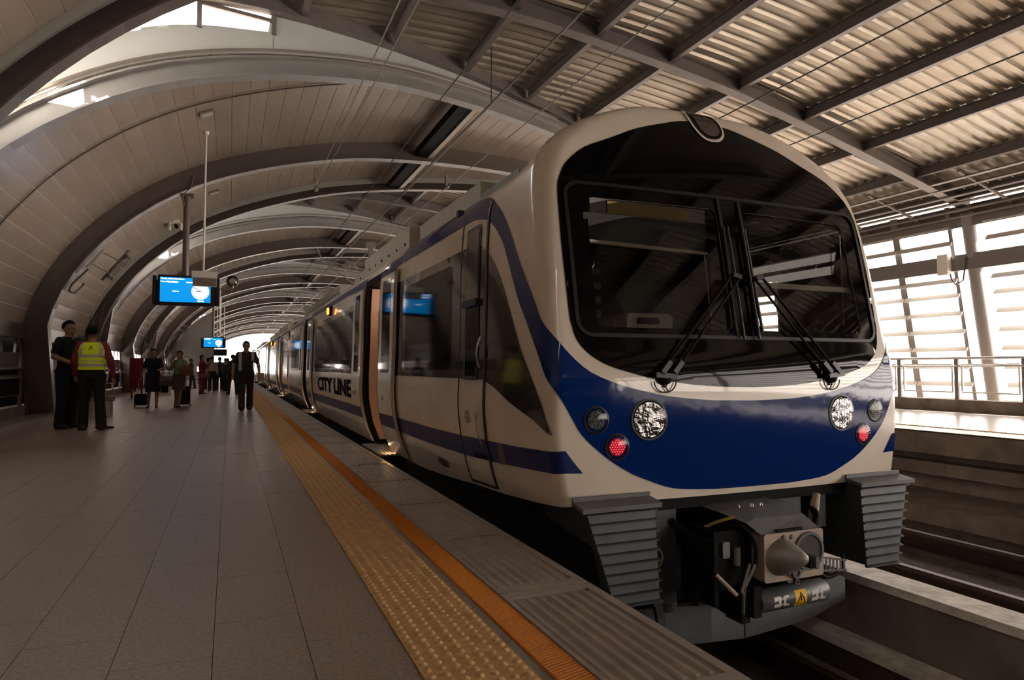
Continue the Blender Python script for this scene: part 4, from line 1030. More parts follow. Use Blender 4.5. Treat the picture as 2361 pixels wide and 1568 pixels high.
def doorway(parent, ya, yb, detail):
    """open doorway: dark jambs, interior wall, sill with lamp"""
    h = hwz(.9)
    for y, t in ((ya, .05), (yb, -.10)):
        MB().loft([[(XC-hwz(z)-.012, y, z), (XC-hwz(z)-.012, y+t*.6, z), (XC-hwz(z)+.05, y+t*.6, z), (XC-hwz(z)+.05, y, z)] for z in [.0+.1*i for i in range(22)]], True, True).build('door_jamb', 'black', parent)
    MB().box(XC-hwz(2.1)-.012, XC-hwz(2.1)+.2, ya, yb, 2.06, 2.14).build('door_header', 'black', parent)
    sill = MB().box(XC-hwz(.05)-.17, XC-1.0, ya+.02, yb-.02, -.02, .0).build('door_sill', 'alu', parent)
    for i in range(4): MB().box(XC-hwz(.05)-.15+i*.05, XC-hwz(.05)-.13+i*.05, ya+.02, yb-.02, .0, .006).build('sill_rib', 'alu', sill)
    MB().box(XC-hwz(.1)+.04, XC-hwz(.1)+.08, ya+.05, ya+.12, .05, .10).build('step_lamp', 'warm', parent)
    if detail:
        for nm_, loc_, e_, r_ in (('step_lamp_light', (XC-hwz(.1)-.03, ya+.16, .10), 1.1, .02), ('vestibule_light', (XC-1.0, (ya+yb)/2, 1.95), 3.5, .1)):
            li = bpy.data.lights.new(nm_, 'POINT'); li.energy = e_; li.color = (1, .55, .22) if nm_[0] == 's' else (1, .70, .5); li.shadow_soft_size = r_
            lo_ = bpy.data.objects.new(nm_, li); COL.objects.link(lo_); lo_.parent = parent; lo_.location = Vector(loc_) - ORG[parent.name]
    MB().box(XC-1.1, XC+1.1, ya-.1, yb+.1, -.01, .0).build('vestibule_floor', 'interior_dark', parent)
    MB().loft([[(XC-hwz(z)+.052, yb-.10, z), (XC-.55, yb-.10, z), (XC-.55, yb-.07, z), (XC-hwz(z)+.052, yb-.07, z)] for z in (.06, .3, .6, .9, 1.3, 1.7, 2.04)], True, True).build('vestibule_panel', 'interior', parent)
    MB().bevbox(XC-1.20, XC-1.00, yb-.112, yb-.102, .62, 1.80, .04).build('vestibule_window', 'seatblue', parent)
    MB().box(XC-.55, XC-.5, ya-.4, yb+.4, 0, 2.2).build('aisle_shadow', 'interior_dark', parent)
def windows(parent, ya, yb, za=1.0, zb=1.82, m='mask', r=.07):
    f = side_out(.005)
    cdt_patch(rrect(ya, yb, za, zb, r), f, .16).build('side_window', m, parent, smooth=True, angle=0)
    strip_uz(densify(rrect(ya, yb, za, zb, r), .12), .018, .006, True, lambda Y, z: side_out(.004)(Y, z)).build('window_seal', 'rubber', parent, smooth=True)
def car_side(parent, ya, yb, doors):
    ops = [(c-.62, c+.62) for c in doors]
    shell(parent, ya, yb, ops)
    cuts = [ya] + [y for o in ops for y in (o[0]-.06, o[1]+.06)] + [yb]
    for y0_, y1_ in zip(cuts[::2], cuts[1::2]):
        if y1_ - y0_ < .3: continue
        band(parent, y0_, y1_, .92, 1.915, 'darkband', 'window_band'); band(parent, y0_, y1_, .316, .468, 'blue2', 'blue_stripe'); band(parent, y0_, y1_, 2.11, 2.278, 'blue2', 'roof_stripe')
    for c in doors:
        doorway(parent, c-.62, c+.62, c < 40)
        door_leaf(parent, c-1.26, c-.54, .055); door_leaf(parent, c+.62, c+1.28, .055)
YA = YE
d1, d2 = 8.30, 16.2
CE = 21.2
car_side(T, YA, CE, [d1, d2])
windows(T, 5.15, 6.70, .98, 1.83)
for a, b2 in ((9.75, 10.75), (10.8, 12.0), (12.05, 13.3), (13.35, 14.6), (17.6, 18.9), (18.95, 20.3)): windows(T, a, b2)
o = MB().bevbox(0, .01, 13.0, 13.0, 0, .01) if False else None
# CITY LINE lettering on the flank
vs_, fs_ = text_mesh('CITY LINE', .345, .014, cut=.03)
wmax = max(v.x for v in vs_)
lt = MB().add([side_out(.006)(13.85 - v.x/wmax*4.0, .575 + v.y) for v in vs_], fs_).build('lettering', mat('livery_dark_lettering', (.012, .011, .011), .9, spec=.0), T)
# orange side indicator lamps
def indicator(parent, Y):
    p = side_out(.0)(Y, 2.02)
    m = MB().box(p[0]-.05, p[0]+.02, Y-.10, Y+.10, 1.94, 2.09).build('door_indicator', 'black', parent)
    for d in (-.045, .045): MB().tube([(p[0]-.053, Y+d, 1.96), (p[0]-.053, Y+d, 2.07)], .022, 8).build('indicator_lamp', 'amber', m, smooth=True)
indicator(T, 12.3)
# roof equipment
def roofbox(parent, ya, yb, x0, z1, nm='roof_unit'):
    m = MB().box(XC-x0, XC+x0, ya, yb, 2.38, z1).build(nm, mat('roof_unit_paint', (.42, .39, .34), .5, var=.08), parent)
    n = int((yb-ya)/.45)
    for i in range(n): MB().lathe((XC-x0, ya+.2+i*.45, 2.5), (-1, 0, 0), [(0, .018), (.012, .015)], 6).build('roof_bolt', 'black', m)
    return m
roofbox(T, 5.6, 7.7, .95, 2.68); roofbox(T, 7.75, 10.6, 1.06, 2.70); roofbox(T, 10.65, 11.9, 1.0, 2.60); roofbox(T, 13.5, 19.8, 1.02, 2.66)
MB().box(XC-1.16, XC-1.14, 4.25, 5.0, 2.34, 2.40).build('roof_gutter_plate', mat('gutter_plate', (.22, .24, .26), .4), T)
MB().tube([(XC-.55, 4.15, 2.6), (XC-.5, 4.3, 2.78), (XC-.42, 4.3, 2.82)], .02, 6).build('roof_antenna', 'chrome', T)
# end wall of the car
MB().box(XC-1.2, XC+1.2, CE-.05, CE, 0, 2.38).build('end_wall', 'black', T)
# ---------------------------------------------------------------- following cars
def follow(i, ya, label, with_roof):
    yb = ya + 19.6
    t = thing('train_car', label, 'train', (XC, ya, -1.0))
    car_side(t, ya, yb, [ya+4.0, ya+12.2])
    for a, b2 in ((5.5, 6.7), (6.75, 8.0), (8.05, 9.3), (9.35, 10.6), (13.7, 15.2), (15.25, 17.0)): windows(t, ya+a, ya+b2)
    indicator(t, ya+8.2)
    for a, b2, z1 in ((1.0, 3.5, 2.6), (4.5, 9.5, 2.68), (11, 17, 2.64)): roofbox(t, ya+a, ya+b2, 1.02, z1)
    MB().box(XC-1.2, XC+1.2, ya, ya+.05, 0, 2.38).build('end_wall', 'black', t); MB().box(XC-1.2, XC+1.2, yb-.05, yb, 0, 2.38).build('end_wall', 'black', t)
    MB().box(XC-1.1, XC+1.1, ya+.3, yb-.3, -.7, .02).build('underframe', 'black', t)
    return t
labels = ['second train car directly behind the leading car', 'third train car in the line along the platform', 'last distant train car in the line along the platform']
for i in range(3): follow(i, 21.75 + i*20.1, labels[i], True)
for i in range(3):
    y = 21.23 + i*20.1
    b = MB()
    for k2 in range(7):
        yy = y + .03 + k2*.065; b.box(XC-1.05, XC+1.05, yy, yy+.04, .05, 2.25)
    tag(b.build('gangway_bellows', 'rubber'), ['black gangway bellows between the first and second train cars', 'black gangway bellows between the second and third train cars', 'black gangway bellows between the third and last train cars'][i], 'bellows')
# ================================================================ passenger information displays
def put_text(body, size, x, z, y, m, name, parent, align='LEFT', bold=.004):
    vs_, fs_ = text_mesh(body, size, bold, align)
    return MB().add([(x + v.x, y, z + v.y) for v in vs_], fs_).build(name, m, parent)
def display(y, dz, label, hang_z, head, small=False):
    t = thing('information_display', label, 'display', (-.96, y, 2.4 + dz))
    hz = MB().bevbox(-1.53, -.36, y, y+.16, 2.42+dz, 3.11+dz, .012).build('housing', 'screen_black', t)
    MB().box(-1.64, -1.56, y+.03, y+.2, 2.47+dz, 3.09+dz).build('side_cover', 'screen_black', t)
    MB().box(-.335, -.255, y+.03, y+.2, 2.44+dz, 3.09+dz).build('side_cover', 'screen_black', t)
    MB().box(-1.60, -1.5, y+.06, y+.12, 2.42+dz, 3.0+dz).build('side_bracket', 'screen_black', t); MB().box(-.38, -.3, y+.06, y+.12, 2.45+dz, 3.02+dz).build('side_bracket', 'screen_black', t)
    sc = MB().box(-1.485, -.44, y-.006, y, 2.50+dz, 3.06+dz).build('screen', 'screen', t)
    ys = y - .008
    put_text(head[0], .036, -1.475, 3.015+dz, ys, 'screen_white', 'screen_text', sc)
    put_text(head[1], .036, -1.475, 2.945+dz, ys, 'screen_white', 'screen_text', sc, bold=.003)
    put_text(head[2], .040, -1.345, 2.945+dz, ys, 'screen_white', 'screen_text', sc, bold=.006)
    put_text('Next Stop', .034, -.95, 2.947+dz, ys, 'screen_white', 'screen_text', sc, bold=.003)
    put_text('welcome', .036, -1.17, 2.735+dz, ys, 'screen_white', 'screen_text', sc, 'CENTER')
    put_text('Phaya Thai', .034, -.65, 2.523+dz, ys, 'screen_white', 'screen_text', sc, 'CENTER')
    cx, cz, r = -.655, 2.755+dz, .188
    n = 40
    face = MB().prism([(cx + r*math.cos(2*math.pi*k/n), ys, cz + r*math.sin(2*math.pi*k/n)) for k in range(n)], (0, .002, 0)).build('clock_face', 'screen_white', sc)
    for h in range(12):
        a = math.radians(90 - 30*h); l = .045 if h % 3 == 0 else .032
        MB().beam((cx + (r-.012)*math.cos(a), ys-.001, cz + (r-.012)*math.sin(a)), (cx + (r-.012-l)*math.cos(a), ys-.001, cz + (r-.012-l)*math.sin(a)), .002, .010, (-math.sin(a), 0, math.cos(a))).build('hour_mark', 'screen_ink', face)
    for a, l, w, nm in ((178, .10, .016, 'hour_hand'), (145, .165, .012, 'minute_hand')):
        a = math.radians(a)
        MB().beam((cx - .02*math.cos(a), ys-.002, cz - .02*math.sin(a)), (cx + l*math.cos(a), ys-.002, cz + l*math.sin(a)), .002, w, (-math.sin(a), 0, math.cos(a))).build(nm, 'screen_ink', face)
    MB().tube([(-.98, y+.12, 3.1+dz), (-.98, y+.12, hang_z)], .072, 14).build('hanger_pole', 'ribpaint', t, smooth=True)
    MB().box(-1.12, -.84, y+.02, y+.24, hang_z-.06, hang_z).build('pole_bracket', 'ribpaint', t)
    MB().tube([(-1.03, y-.0, hang_z-.3), (-1.06, y, hang_z-.05), (-.9, y+.1, hang_z+.15), (-.86, y+.2, hang_z+.5)], .02, 6).build('cable_conduit', 'ribpaint', t)
    return t
display(16.95, 0, 'large blue information display with analogue clock hanging from the ceiling rib', 5.02, ('This train will leave the station in', 'Train to:', 'Suvarnabhumi'))
display(44.6, -.23, 'small distant blue information display with clock above the far passengers', 4.9, ('This train will leave the station in', 'Train to:', 'Suvarnabhumi'))
t = thing('information_display', 'dark unlit sign board hanging below the distant blue display', 'sign', (-.6, 50, 1.8))
MB().bevbox(-1.03, -.2, 50, 50.2, 1.82, 2.28, .02).build('housing', 'screen_black', t)
for x in (-.85, -.4): MB().tube([(x, 50.1, 2.28), (x, 50.1, 5.3)], .025, 8).build('hanger_rod', 'white', t)
# hanging platform mirror with rod
t = thing('platform_mirror', 'grey framed mirror box hanging on a thin white rod before the large display', 'mirror', (-.52, 14.95, 2.66))
MB().tube([(-.53, 14.95, 2.96), (-.525, 14.95, 5.86)], .021, 10).build('hanger_rod', 'white', t, smooth=True)
MB().bevbox(-.745, -.265, 14.9, 15.0, 2.835, 2.965, .006).build('top_box', 'white', t)
MB().box(-.74, -.67, 14.893, 14.9, 2.85, 2.945).build('light_panel', 'white', t)
MB().bevbox(-.725, -.28, 14.92, 14.96, 2.655, 2.83, .004).build('mirror_frame', 'white', t)
MB().add([(-.715, 14.917, 2.665), (-.29, 14.917, 2.665), (-.29, 14.90, 2.82), (-.715, 14.90, 2.82)], [(0, 1, 2, 3)]).build('mirror_glass', mat('mirror_silver', (.75, .72, .68), .12, metal=1, bump=.15, bscale=6), t)
for zf in (3.4, 4.7): MB().tube([(-.53, 14.95, zf), (-.53, 14.95, zf+.03)], .027, 10).build('rod_joint', 'alu', t)
MB().lathe((-.525, 14.95, 5.80), (0, 0, 1), [(0, .05), (.06, .06)], 12).build('ceiling_rose', 'white', t)
for y2, x2, lab in ((40., -.55, 'thin white rod hanger in the second ceiling bay'), (47.5, -.60, 'thin white rod hanger behind the distant display')):
    t = thing('rod_hanger', lab, 'rod', (x2, y2, 3)); MB().tube([(x2, y2, 2.9), (x2, y2, 5.82)], .03, 8).build('rod', 'white', t); MB().lathe((x2, y2, 5.78), (0, 0, 1), [(0, .06), (.05, .07)], 10).build('ceiling_rose', 'white', t)
# convex mirror on an arm
t = thing('convex_mirror', 'round convex mirror on a bent steel arm beside the large display', 'mirror', (0, 16.9, 2.8))
MB().tube(spline([(-.252, 16.98, 2.835), (-.1, 16.98, 2.835), (-.0, 16.97, 2.84), (.05, 16.97, 2.92)], 4), .018, 8).build('arm', 'chrome', t, smooth=True)
MB().lathe((.035, 17.02, 3.03), (-.35, -1, .12), [(-.10, .05), (-.04, .115), (.0, .13), (.02, .13)], 20).build('mirror_shell', 'alu', t, smooth=True)
MB().lathe((.035, 17.02, 3.03), (-.35, -1, .12), [(.0, .118), (.03, .10), (.05, .05), (.055, .002)], 20).build('mirror_dome', 'chrome', t, smooth=True)
MB().lathe((.035, 17.02, 3.03), (-.35, -1, .12), [(.012, .13), (.04, .14), (.045, .128), (.02, .12)], 20).build('mirror_hood', 'black', t, smooth=True)
# ceiling camera
t = thing('security_camera', 'small white security camera on the far rib of the display bay', 'camera', (-1.55, 21.9, 5.2))
MB().box(-1.68, -1.42, 21.7, 21.86, 5.20, 5.34).build('housing', 'white', t); MB().lathe((-1.52, 21.68, 5.16), (.2, -1, -.5), [(0, .05), (.16, .05)], 12).build('lens_barrel', 'black', t)
MB().box(-1.70, -1.66, 21.62, 21.86, 5.02, 5.22).build('side_arm', 'white', t); MB().box(-1.40, -1.36, 21.62, 21.86, 5.05, 5.25).build('side_arm', 'white', t)
MB().box(-1.6, -1.5, 21.75, 22.1, 5.32, 5.5).build('mount', 'ribpaint', t)
# bracketed luminaire on the middle rib
def luminaire(y, label):
    t = thing('luminaire', label, 'lamp', (-2.6, y, 3.4))
    MB().tube([(-2.98, y, 3.24), (-2.65, y, 3.66)], .025, 8).build('back_bar', 'alu', t)
    MB().tube([(-2.75, y+.45, 3.02), (-2.22, y+.45, 3.74)], .03, 8).build('front_bar', 'steel', t)
    for a in ((-2.9, 3.34, -2.62, 3.2), (-2.7, 3.6, -2.4, 3.5)): MB().tube([(a[0], y, a[1]), (a[2], y+.45, a[3])], .018, 6).build('arm', 'alu', t)
    n = 10; ax = Vector((.53, 0, .72)).normalized()
    MB().lathe((-2.62, y+.42, 3.06), ax, [(0, .06), (.04, .075), (.62, .075), (.66, .06)], 12).build('tube_cover', glass_mat('tube_cover', (.75, .74, .72)), t, smooth=True)
    for d in (0, .6): MB().lathe(Vector((-2.62, y+.42, 3.06)) + ax*d, ax, [(0, .085), (.07, .085)], 12).build('end_cap', 'steel', t)
    MB().tube([(-2.95, y, 3.2), (-3.25, y, 2.85), (-3.32, y+.05, 2.70), (-3.22, y+.1, 2.66), (-3.1, y+.2, 2.82), (-3.05, y+.2, 2.9)], .022, 8).build('conduit', 'steel', t)
luminaire(17.35, 'bracketed tube lamp on the nearest deep ceiling rib above the two staff')
luminaire(17.35+PER*2, 'bracketed tube lamp on the distant rib beside the far display')
# bench, red cabinet, barriers
def bench(x0, x1, y, h, label):
    t = thing('bench', label, 'bench', ((x0+x1)/2, y, 0))
    MB().bevbox(x0, x1, y, y+.45, .28*h/.37, h, .01).build('seat_slab', 'conc', t)
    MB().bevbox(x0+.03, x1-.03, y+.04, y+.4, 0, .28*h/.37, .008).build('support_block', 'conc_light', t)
bench(-2.62, -2.24, 16.0, .40, 'concrete block bench behind the man in the yellow vest')
bench(-2.5, -1.95, 27.3, .42, 'pale concrete bench behind the woman in blue')
t = thing('fire_cabinet', 'red metal hose cabinet on legs beside the platform railing', 'cabinet', (-2.8, 25, 0))
redm = mat('red_enamel', (.20, .012, .015), .35, var=.1)
MB().bevbox(-3.02, -2.62, 25, 25.3, .32, 1.32, .015).build('body', redm, t); MB().bevbox(-2.99, -2.65, 24.985, 25.0, .36, 1.28, .01).build('door', redm, t)
for x in (-2.98, -2.7): MB().box(x, x+.05, 25.05, 25.2, 0, .33).build('leg', redm, t)
MB().box(-2.70, -2.68, 24.965, 24.985, .75, .88).build('handle', 'chrome', t)
def barrier(xa, xb, y, h, label):
    t = thing('barrier', label, 'barrier', (xa, y, 0))
    for x in (xa, xb): MB().tube([(x, y, 0), (x, y, h)], .025, 8).build('post', 'chrome', t, smooth=True)
    for z in (h-.03, h*.62, h*.2): MB().tube([(xa, y, z), (xb, y, z)], .02, 8).build('rail', 'chrome', t, smooth=True)
barrier(-3.0, -2.55, 35.5, .85, 'stainless steel barrier behind the woman in the green blouse'); barrier(-1.75, -1.35, 36.2, .8, 'stainless steel barrier behind the woman in red'); barrier(-3.7, -3.1, 36.5, .9, 'stainless steel barrier nearest the platform wall')
t = thing('lit_monitor', 'small glowing monitor on a stand behind the orange bag', 'monitor', (-1.55, 40, 0))
MB().box(-1.66, -1.42, 40, 40.06, .78, 1.08).build('housing', 'screen_black', t); MB().box(-1.64, -1.44, 39.99, 40.0, .80, 1.06).build('screen', emis('monitor_green', (.75, 1, .8), 1.6), t); MB().box(-1.58, -1.5, 40.0, 40.06, 0, .78).build('stand', 'screen_black', t)
# ================================================================ people
SK = mat('skin', (.34, .195, .13), .55, var=.06, scale=10); HAIR = mat('black_hair', (.005, .004, .004), .7, spec=.12)
def cloth(name, c, v=.12): return mat(name, c, .85, var=v, scale=14, bump=.25, bscale=18)
C_BLACK = cloth('black_cloth', (.008, .008, .009)); C_NAVY = cloth('navy_cloth', (.008, .012, .035)); C_RED = cloth('maroon_shirt', (.20, .028, .025)); C_TROUS = cloth('dark_trousers', (.011, .010, .010))
C_GREEN = cloth('pale_green_blouse', (.28, .36, .28)); C_SKIRT = cloth('grey_brown_skirt', (.105, .08, .065)); C_CRIM = cloth('crimson_suit', (.17, .010, .022)); C_PINK = cloth('pale_pink_shirt', (.36, .27, .25)); C_LBLUE = cloth('pale_blue_shirt', (.20, .30, .42)); C_WHITE = cloth('white_cloth', (.5, .47, .43))
SHOE = mat('dark_shoe', (.012, .010, .009), .35); SHOEB = mat('brown_shoe', (.06, .025, .018), .4); C_GREYS = cloth('charcoal_shirt', (.05, .045, .05))
def ell(b, c, r, n=12, m=8):
    c = Vector(c); b.loft([[c + Vector((r[0]*math.sin(math.pi*i/m)*math.cos(2*math.pi*k/n), r[1]*math.sin(math.pi*i/m)*math.sin(2*math.pi*k/n), -r[2]*math.cos(math.pi*i/m))) for k in range(n)] for i in range(m+1)], True, False)
    # close the poles
def limb(b, pts, rs, n=10):
    pts = [Vector(p) for p in pts]; b.tube(pts, rs, n)
    for p, r in zip(pts, rs): ell(b, p, (r, r, r), n, 6)
def fuse(b, voxel, name):
    me = bpy.data.meshes.new(name); me.from_pydata(b.v, [], b.f); me.update()
    ob = bpy.data.objects.new(name, me); COL.objects.link(ob)
    md = ob.modifiers.new('r', 'REMESH'); md.mode = 'VOXEL'; md.voxel_size = voxel
    sm = ob.modifiers.new('s', 'SMOOTH'); sm.factor = .5; sm.iterations = 3
    dg = bpy.context.evaluated_depsgraph_get(); dg.update()
    out = bpy.data.meshes.new_from_object(ob.evaluated_get(dg)); bpy.data.objects.remove(ob); bpy.data.meshes.remove(me)
    return out
def segd(p, a, b):
    ab = b - a; t = max(0, min(1, (p-a).dot(ab)/max(ab.dot(ab), 1e-9))); return (p - a - ab*t).length
def person(label, loc, rot, H, top, bottom, shoe=SHOE, pose=None, sleeve='short', long_hair=0, voxel=.014, female=False, skirt=None, group=None, detail=True, look=0., smile=False, lean=0., stock=False):
    """facing -Y in local space; pose gives joint positions at 1.70 m scale"""
    s = H/1.70
    w = .93 if female else 1.
    J = dict(hl=(-.095, 0, .90), kl=(-.105, -.01, .49), al=(-.11, .02, .085), hr=(.095, 0, .90), kr=(.105, -.01, .49), ar=(.11, .02, .085), fl=(-.03, -1), fr=(.03, -1),
             sl=(-.172*w, 0, 1.385), el=(-.240*w, .03, 1.13), wl=(-.25*w, -.05, .89), sr=(.172*w, 0, 1.385), er=(.240*w, .03, 1.13), wr=(.25*w, -.05, .89))
    if pose: J.update(pose)
    V = {k: Vector(v) if len(v) == 3 else v for k, v in J.items()}
    b = MB(); zones = []      # (a, b, radius, material)
    # torso
    prof = [(.84, .168, .118), (.93, .182, .128), (1.03, .168, .125), (1.15, .170, .124), (1.28, .192, .126), (1.36, .195, .114), (1.42, .158, .09), (1.46, .080, .070)] if not female else \
           [(.84, .175, .12), (.93, .188, .13), (1.04, .155, .115), (1.15, .158, .115), (1.27, .176, .135), (1.36, .176, .108), (1.42, .14, .085), (1.46, .065, .06)]
    n = 18
    b.loft([[Vector((rx*math.cos(2*math.pi*k/n), ry*math.sin(2*math.pi*k/n) - lean*(z-.9), z)) for k in range(n)] for z, rx, ry in prof], True, True)
    zones.append((Vector((0, 0, 1.02)), Vector((0, -lean*.45, 1.42)), .17, 0)); zones.append((Vector((0, 0, .84)), Vector((0, 0, .95)), .17, 1))
    # neck and head
    hd = Vector((0, -.015 - lean*.65, 1.575)); 
    limb(b, [(0, -lean*.5, 1.42), (0, -.01 - lean*.6, 1.52)], [.062, .058]); zones.append((Vector((0, -lean*.55, 1.47)), hd, .05, 3))
    rl = Matrix.Rotation(look, 3, 'Z')
    def H_(x, y, z): return hd + rl @ Vector((x, y, z))
    ell(b, H_(0, .008, .025), (.080, .097, .098), 16, 10); ell(b, H_(0, -.022, -.045), (.064, .072, .074), 14, 8)
    ell(b, H_(0, -.088, -.018), (.013, .018, .022), 8, 6); ell(b, H_(0, -.080, -.062), (.026, .012, .008), 8, 6); ell(b, H_(0, -.082, .022), (.05, .014, .01), 8, 6)
    for e in (-1, 1): ell(b, H_(e*.081, .008, -.01), (.011, .022, .032), 8, 6)
    zones.append((hd, hd + Vector((0, 0, .04)), .09, 3)); zones.append((hd, H_(0, -.07, -.05), .06, 3))
    # legs
    tr_r = (.110, .080, .070) if skirt is None else (.09, .058, .040)
    lz = 1 if skirt is None else 3
    for q in 'lr':
        limb(b, [V['h'+q], V['k'+q], V['a'+q]], tr_r)
        if skirt is None: limb(b, [V['k'+q].lerp(V['a'+q], .2), V['a'+q] + Vector((0, .005, -.03))], [.078, .082])
        zones.append((V['h'+q], V['k'+q], .09, lz)); zones.append((V['k'+q], V['a'+q] + Vector((0, 0, -.01)), .06, lz))
        d = Vector((V['f'+q][0], V['f'+q][1], 0)).normalized(); f0 = V['a'+q] + Vector((0, 0, -.045)) - d*.05; dz = Vector((0, 0, V['f'+q][2] if len(V['f'+q]) > 2 else 0))
        for t, r in ((0, (.042, .045, .038)), (.08, (.044, .05, .036)), (.15, (.047, .05, .028)), (.20, (.040, .04, .024))):
            p = f0 + d*t + dz*t; p.z = max(p.z - (.010 if t > .1 else 0), r[2]); ell(b, p, (max(r[0], .001), r[1], r[2]), 10, 6)
        zones.append((f0, f0 + d*.22 + dz*.2, .04, 2)) if True else None
    # arms and hands
    for q in 'lr':
        sgn = -1 if q == 'l' else 1
        S_, E_, W_ = V['s'+q], V['e'+q], V['w'+q]
        limb(b, [S_, E_, W_], [.060*w, .047*w, .034*w])
        d = (W_ - E_).normalized(); 
        if sleeve == 'short': limb(b, [S_, S_.lerp(E_, .72)], [.066*w, .066*w]); zones += [(S_, S_.lerp(E_, .66), .066, 0), (S_.lerp(E_, .74), E_, .045, 3), (E_, W_, .035, 3)]
        elif sleeve == 'long': limb(b, [S_, E_, W_ - d*.02], [.068*w, .060*w, .048*w]); zones += [(S_, E_, .06, 0), (E_, W_ - d*.03, .05, 0)]
        # hand: palm and five fingers, slightly curled
        side_ = Vector((1, 0, 0)) * sgn
        pal = d; back = side_ - pal*side_.dot(pal)
        if back.length < .2: back = Vector((0, -1, 0)) - pal*Vector((0, -1, 0)).dot(pal)
        back.normalize(); ac = pal.cross(back).normalized()
        if ac.dot(Vector((0, -1, 0))) < 0: ac = -ac
        hp = J.get('hand_'+q)
        limb(b, [W_, W_ + pal*.085], [.028, .030], 8); ell(b, W_ + pal*.05 + ac*.012, (.026, .03, .03), 8, 6); ell(b, W_ + pal*.055 - ac*.014, (.026, .03, .03), 8, 6)
        zones.append((W_, W_ + pal*.18, .03, 3))
        if detail:
            for i, (o, l) in enumerate(((.030, .066), (.010, .075), (-.010, .070), (-.028, .054))):
                p0 = W_ + pal*.085 + ac*o; p1 = p0 + (pal*.85 - back*.25).normalized()*l*.55; p2 = p1 + (pal*.55 - back*.65).normalized()*l*.5
                b.tube([p0 - pal*.02, p0, p1, p2], [.0095, .0095, .009, .007], 6)
                zones.append((p0, p2, .012, 3))
            p0 = W_ + pal*.03 + ac*.03; p1 = p0 + (pal*.5 + ac*.8).normalized()*.04; p2 = p1 + (pal*.9 + ac*.1).normalized()*.035
            b.tube([p0, p1, p2], [.012, .011, .008], 6); zones.append((p0, p2, .012, 3))
        else:
            ell(b, W_ + pal*.12, (.022, .028, .04), 8, 6)
    me = fuse(b, voxel, 'body')
    t = thing('person', label, 'person', (loc[0], loc[1], 0), group)
    t.rotation_euler = (0, 0, rot); t.scale = (s, s, s)
    for m in (top, bottom, shoe, SK, C_BLACK): me.materials.append(m)
    zb = [(a, c, r, m) for a, c, r, m in zones]
    for p in me.polygons:
        c = p.center; best = min(zb, key=lambda q: segd(c, q[0], q[1]) - q[2]); k = best[3]
        if k in (0, 3) and abs(c.x) < .2 and .95 < c.z < 1.44 and not (k == 3 and c.z > 1.40): 
            dt = min(segd(c, V['e'+q], V['w'+q]) for q in 'lr')
            if dt > .075: k = 0
        if k == 0 and c.z < 1.0 and abs(c.x) < .2 and c.z < .99: 
            dt = min(segd(c, V['e'+q], V['w'+q]) for q in 'lr')
            if dt > .07: k = 1
        if c.z > 1.445 - 0 and abs(c.x) < .10 and c.z > 1.45: k = 3
        if c.y < -.06 - lean*.5 and abs(c.x) < (c.z - 1.40)*.7 and c.z > 1.40: k = 3
        if k in (1, 3) and c.z < .062: k = 2
        p.material_index = k
    me.polygons.foreach_set('use_smooth', [True]*len(me.polygons))
    o = bpy.data.objects.new('body', me); COL.objects.link(o); o.parent = t
    # hair
    hb = MB(); nn, mm = 20, 12; c0 = H_(0, .014, .035); rings = []
    R = (.092, .110, .108)
    for i in range(mm+1):
        th = math.pi*.5*1.25*i/mm; ring = []
        for k in range(nn):
            ph = 2*math.pi*k/nn; x, y = math.sin(ph), -math.cos(ph)      # y=-1 is the face side
            lim = 1.
            if y < -.35: lim = .52
            elif y < .1: lim = .52 + (y+.35)/.45*.48
            thk = th*lim
            v = Vector((R[0]*math.sin(thk)*x, R[1]*math.sin(thk)*y, R[2]*math.cos(thk)))
            v *= 1 + .03*math.sin(5*ph + i)
            ring.append(c0 + rl @ v)
        rings.append(ring)
    hb.loft(rings, True, False); hb.loft([[p*.999 + c0*.001 + (c0-p)*.06 for p in r_] for r_ in rings], True, False)
    h = hb.build('hair', HAIR, None, smooth=True, angle=0); h.parent = t
    if long_hair:
        lb = MB(); lb.loft([[H_(x*(.078 + .012*math.sin(z*20)), .03 + .075*y, z) for x, y in [(math.cos(a), math.sin(a)) for a in [math.pi*j/8 for j in range(9)]] + [(math.cos(a)*.8, math.sin(a)*.5) for a in [math.pi*(8-j)/8 for j in range(9)]]] for z in [.06 - long_hair*i/6 for i in range(7)]], True, True)
        l = lb.build('long_hair', HAIR, None, smooth=True, angle=0); l.parent = h
    if detail:
        for e in (-1, 1):
            eb = MB(); ell(eb, H_(e*.031, -.082, .0), (.012, .006, .005), 8, 6); x = eb.build('eye', mat('dark_eye', (.01, .008, .007), .2), None, smooth=True); x.parent = t
    if skirt:
        sb = MB(); n = 20
        def rg(z, rx, ry, yo=0): return [Vector((rx*math.cos(2*math.pi*k/n), ry*math.sin(2*math.pi*k/n) + yo, z)) for k in range(n)]
        zt_, zb_, m, r0, r1 = skirt
        k0 = (V['kl'] + V['kr'])/2
        sb.loft([rg(zt_, .165, .125), rg(.92, .20, .148), rg(.75, (.185+r1[0])/2, (.135+r1[1])/2, k0.y*.4), rg(zb_, r1[0], r1[1], k0.y*.8), rg(zb_+.005, r1[0]*.94, r1[1]*.94, k0.y*.8), rg(.8, .15, .11)], True, True)
        x = sb.build('skirt', m, None, smooth=True, angle=60); x.parent = t
    return t, V
def child(b, name, m, t, smooth=True, angle=50):
    o = b.build(name, m, None, smooth=smooth, angle=angle); o.parent = t; return o
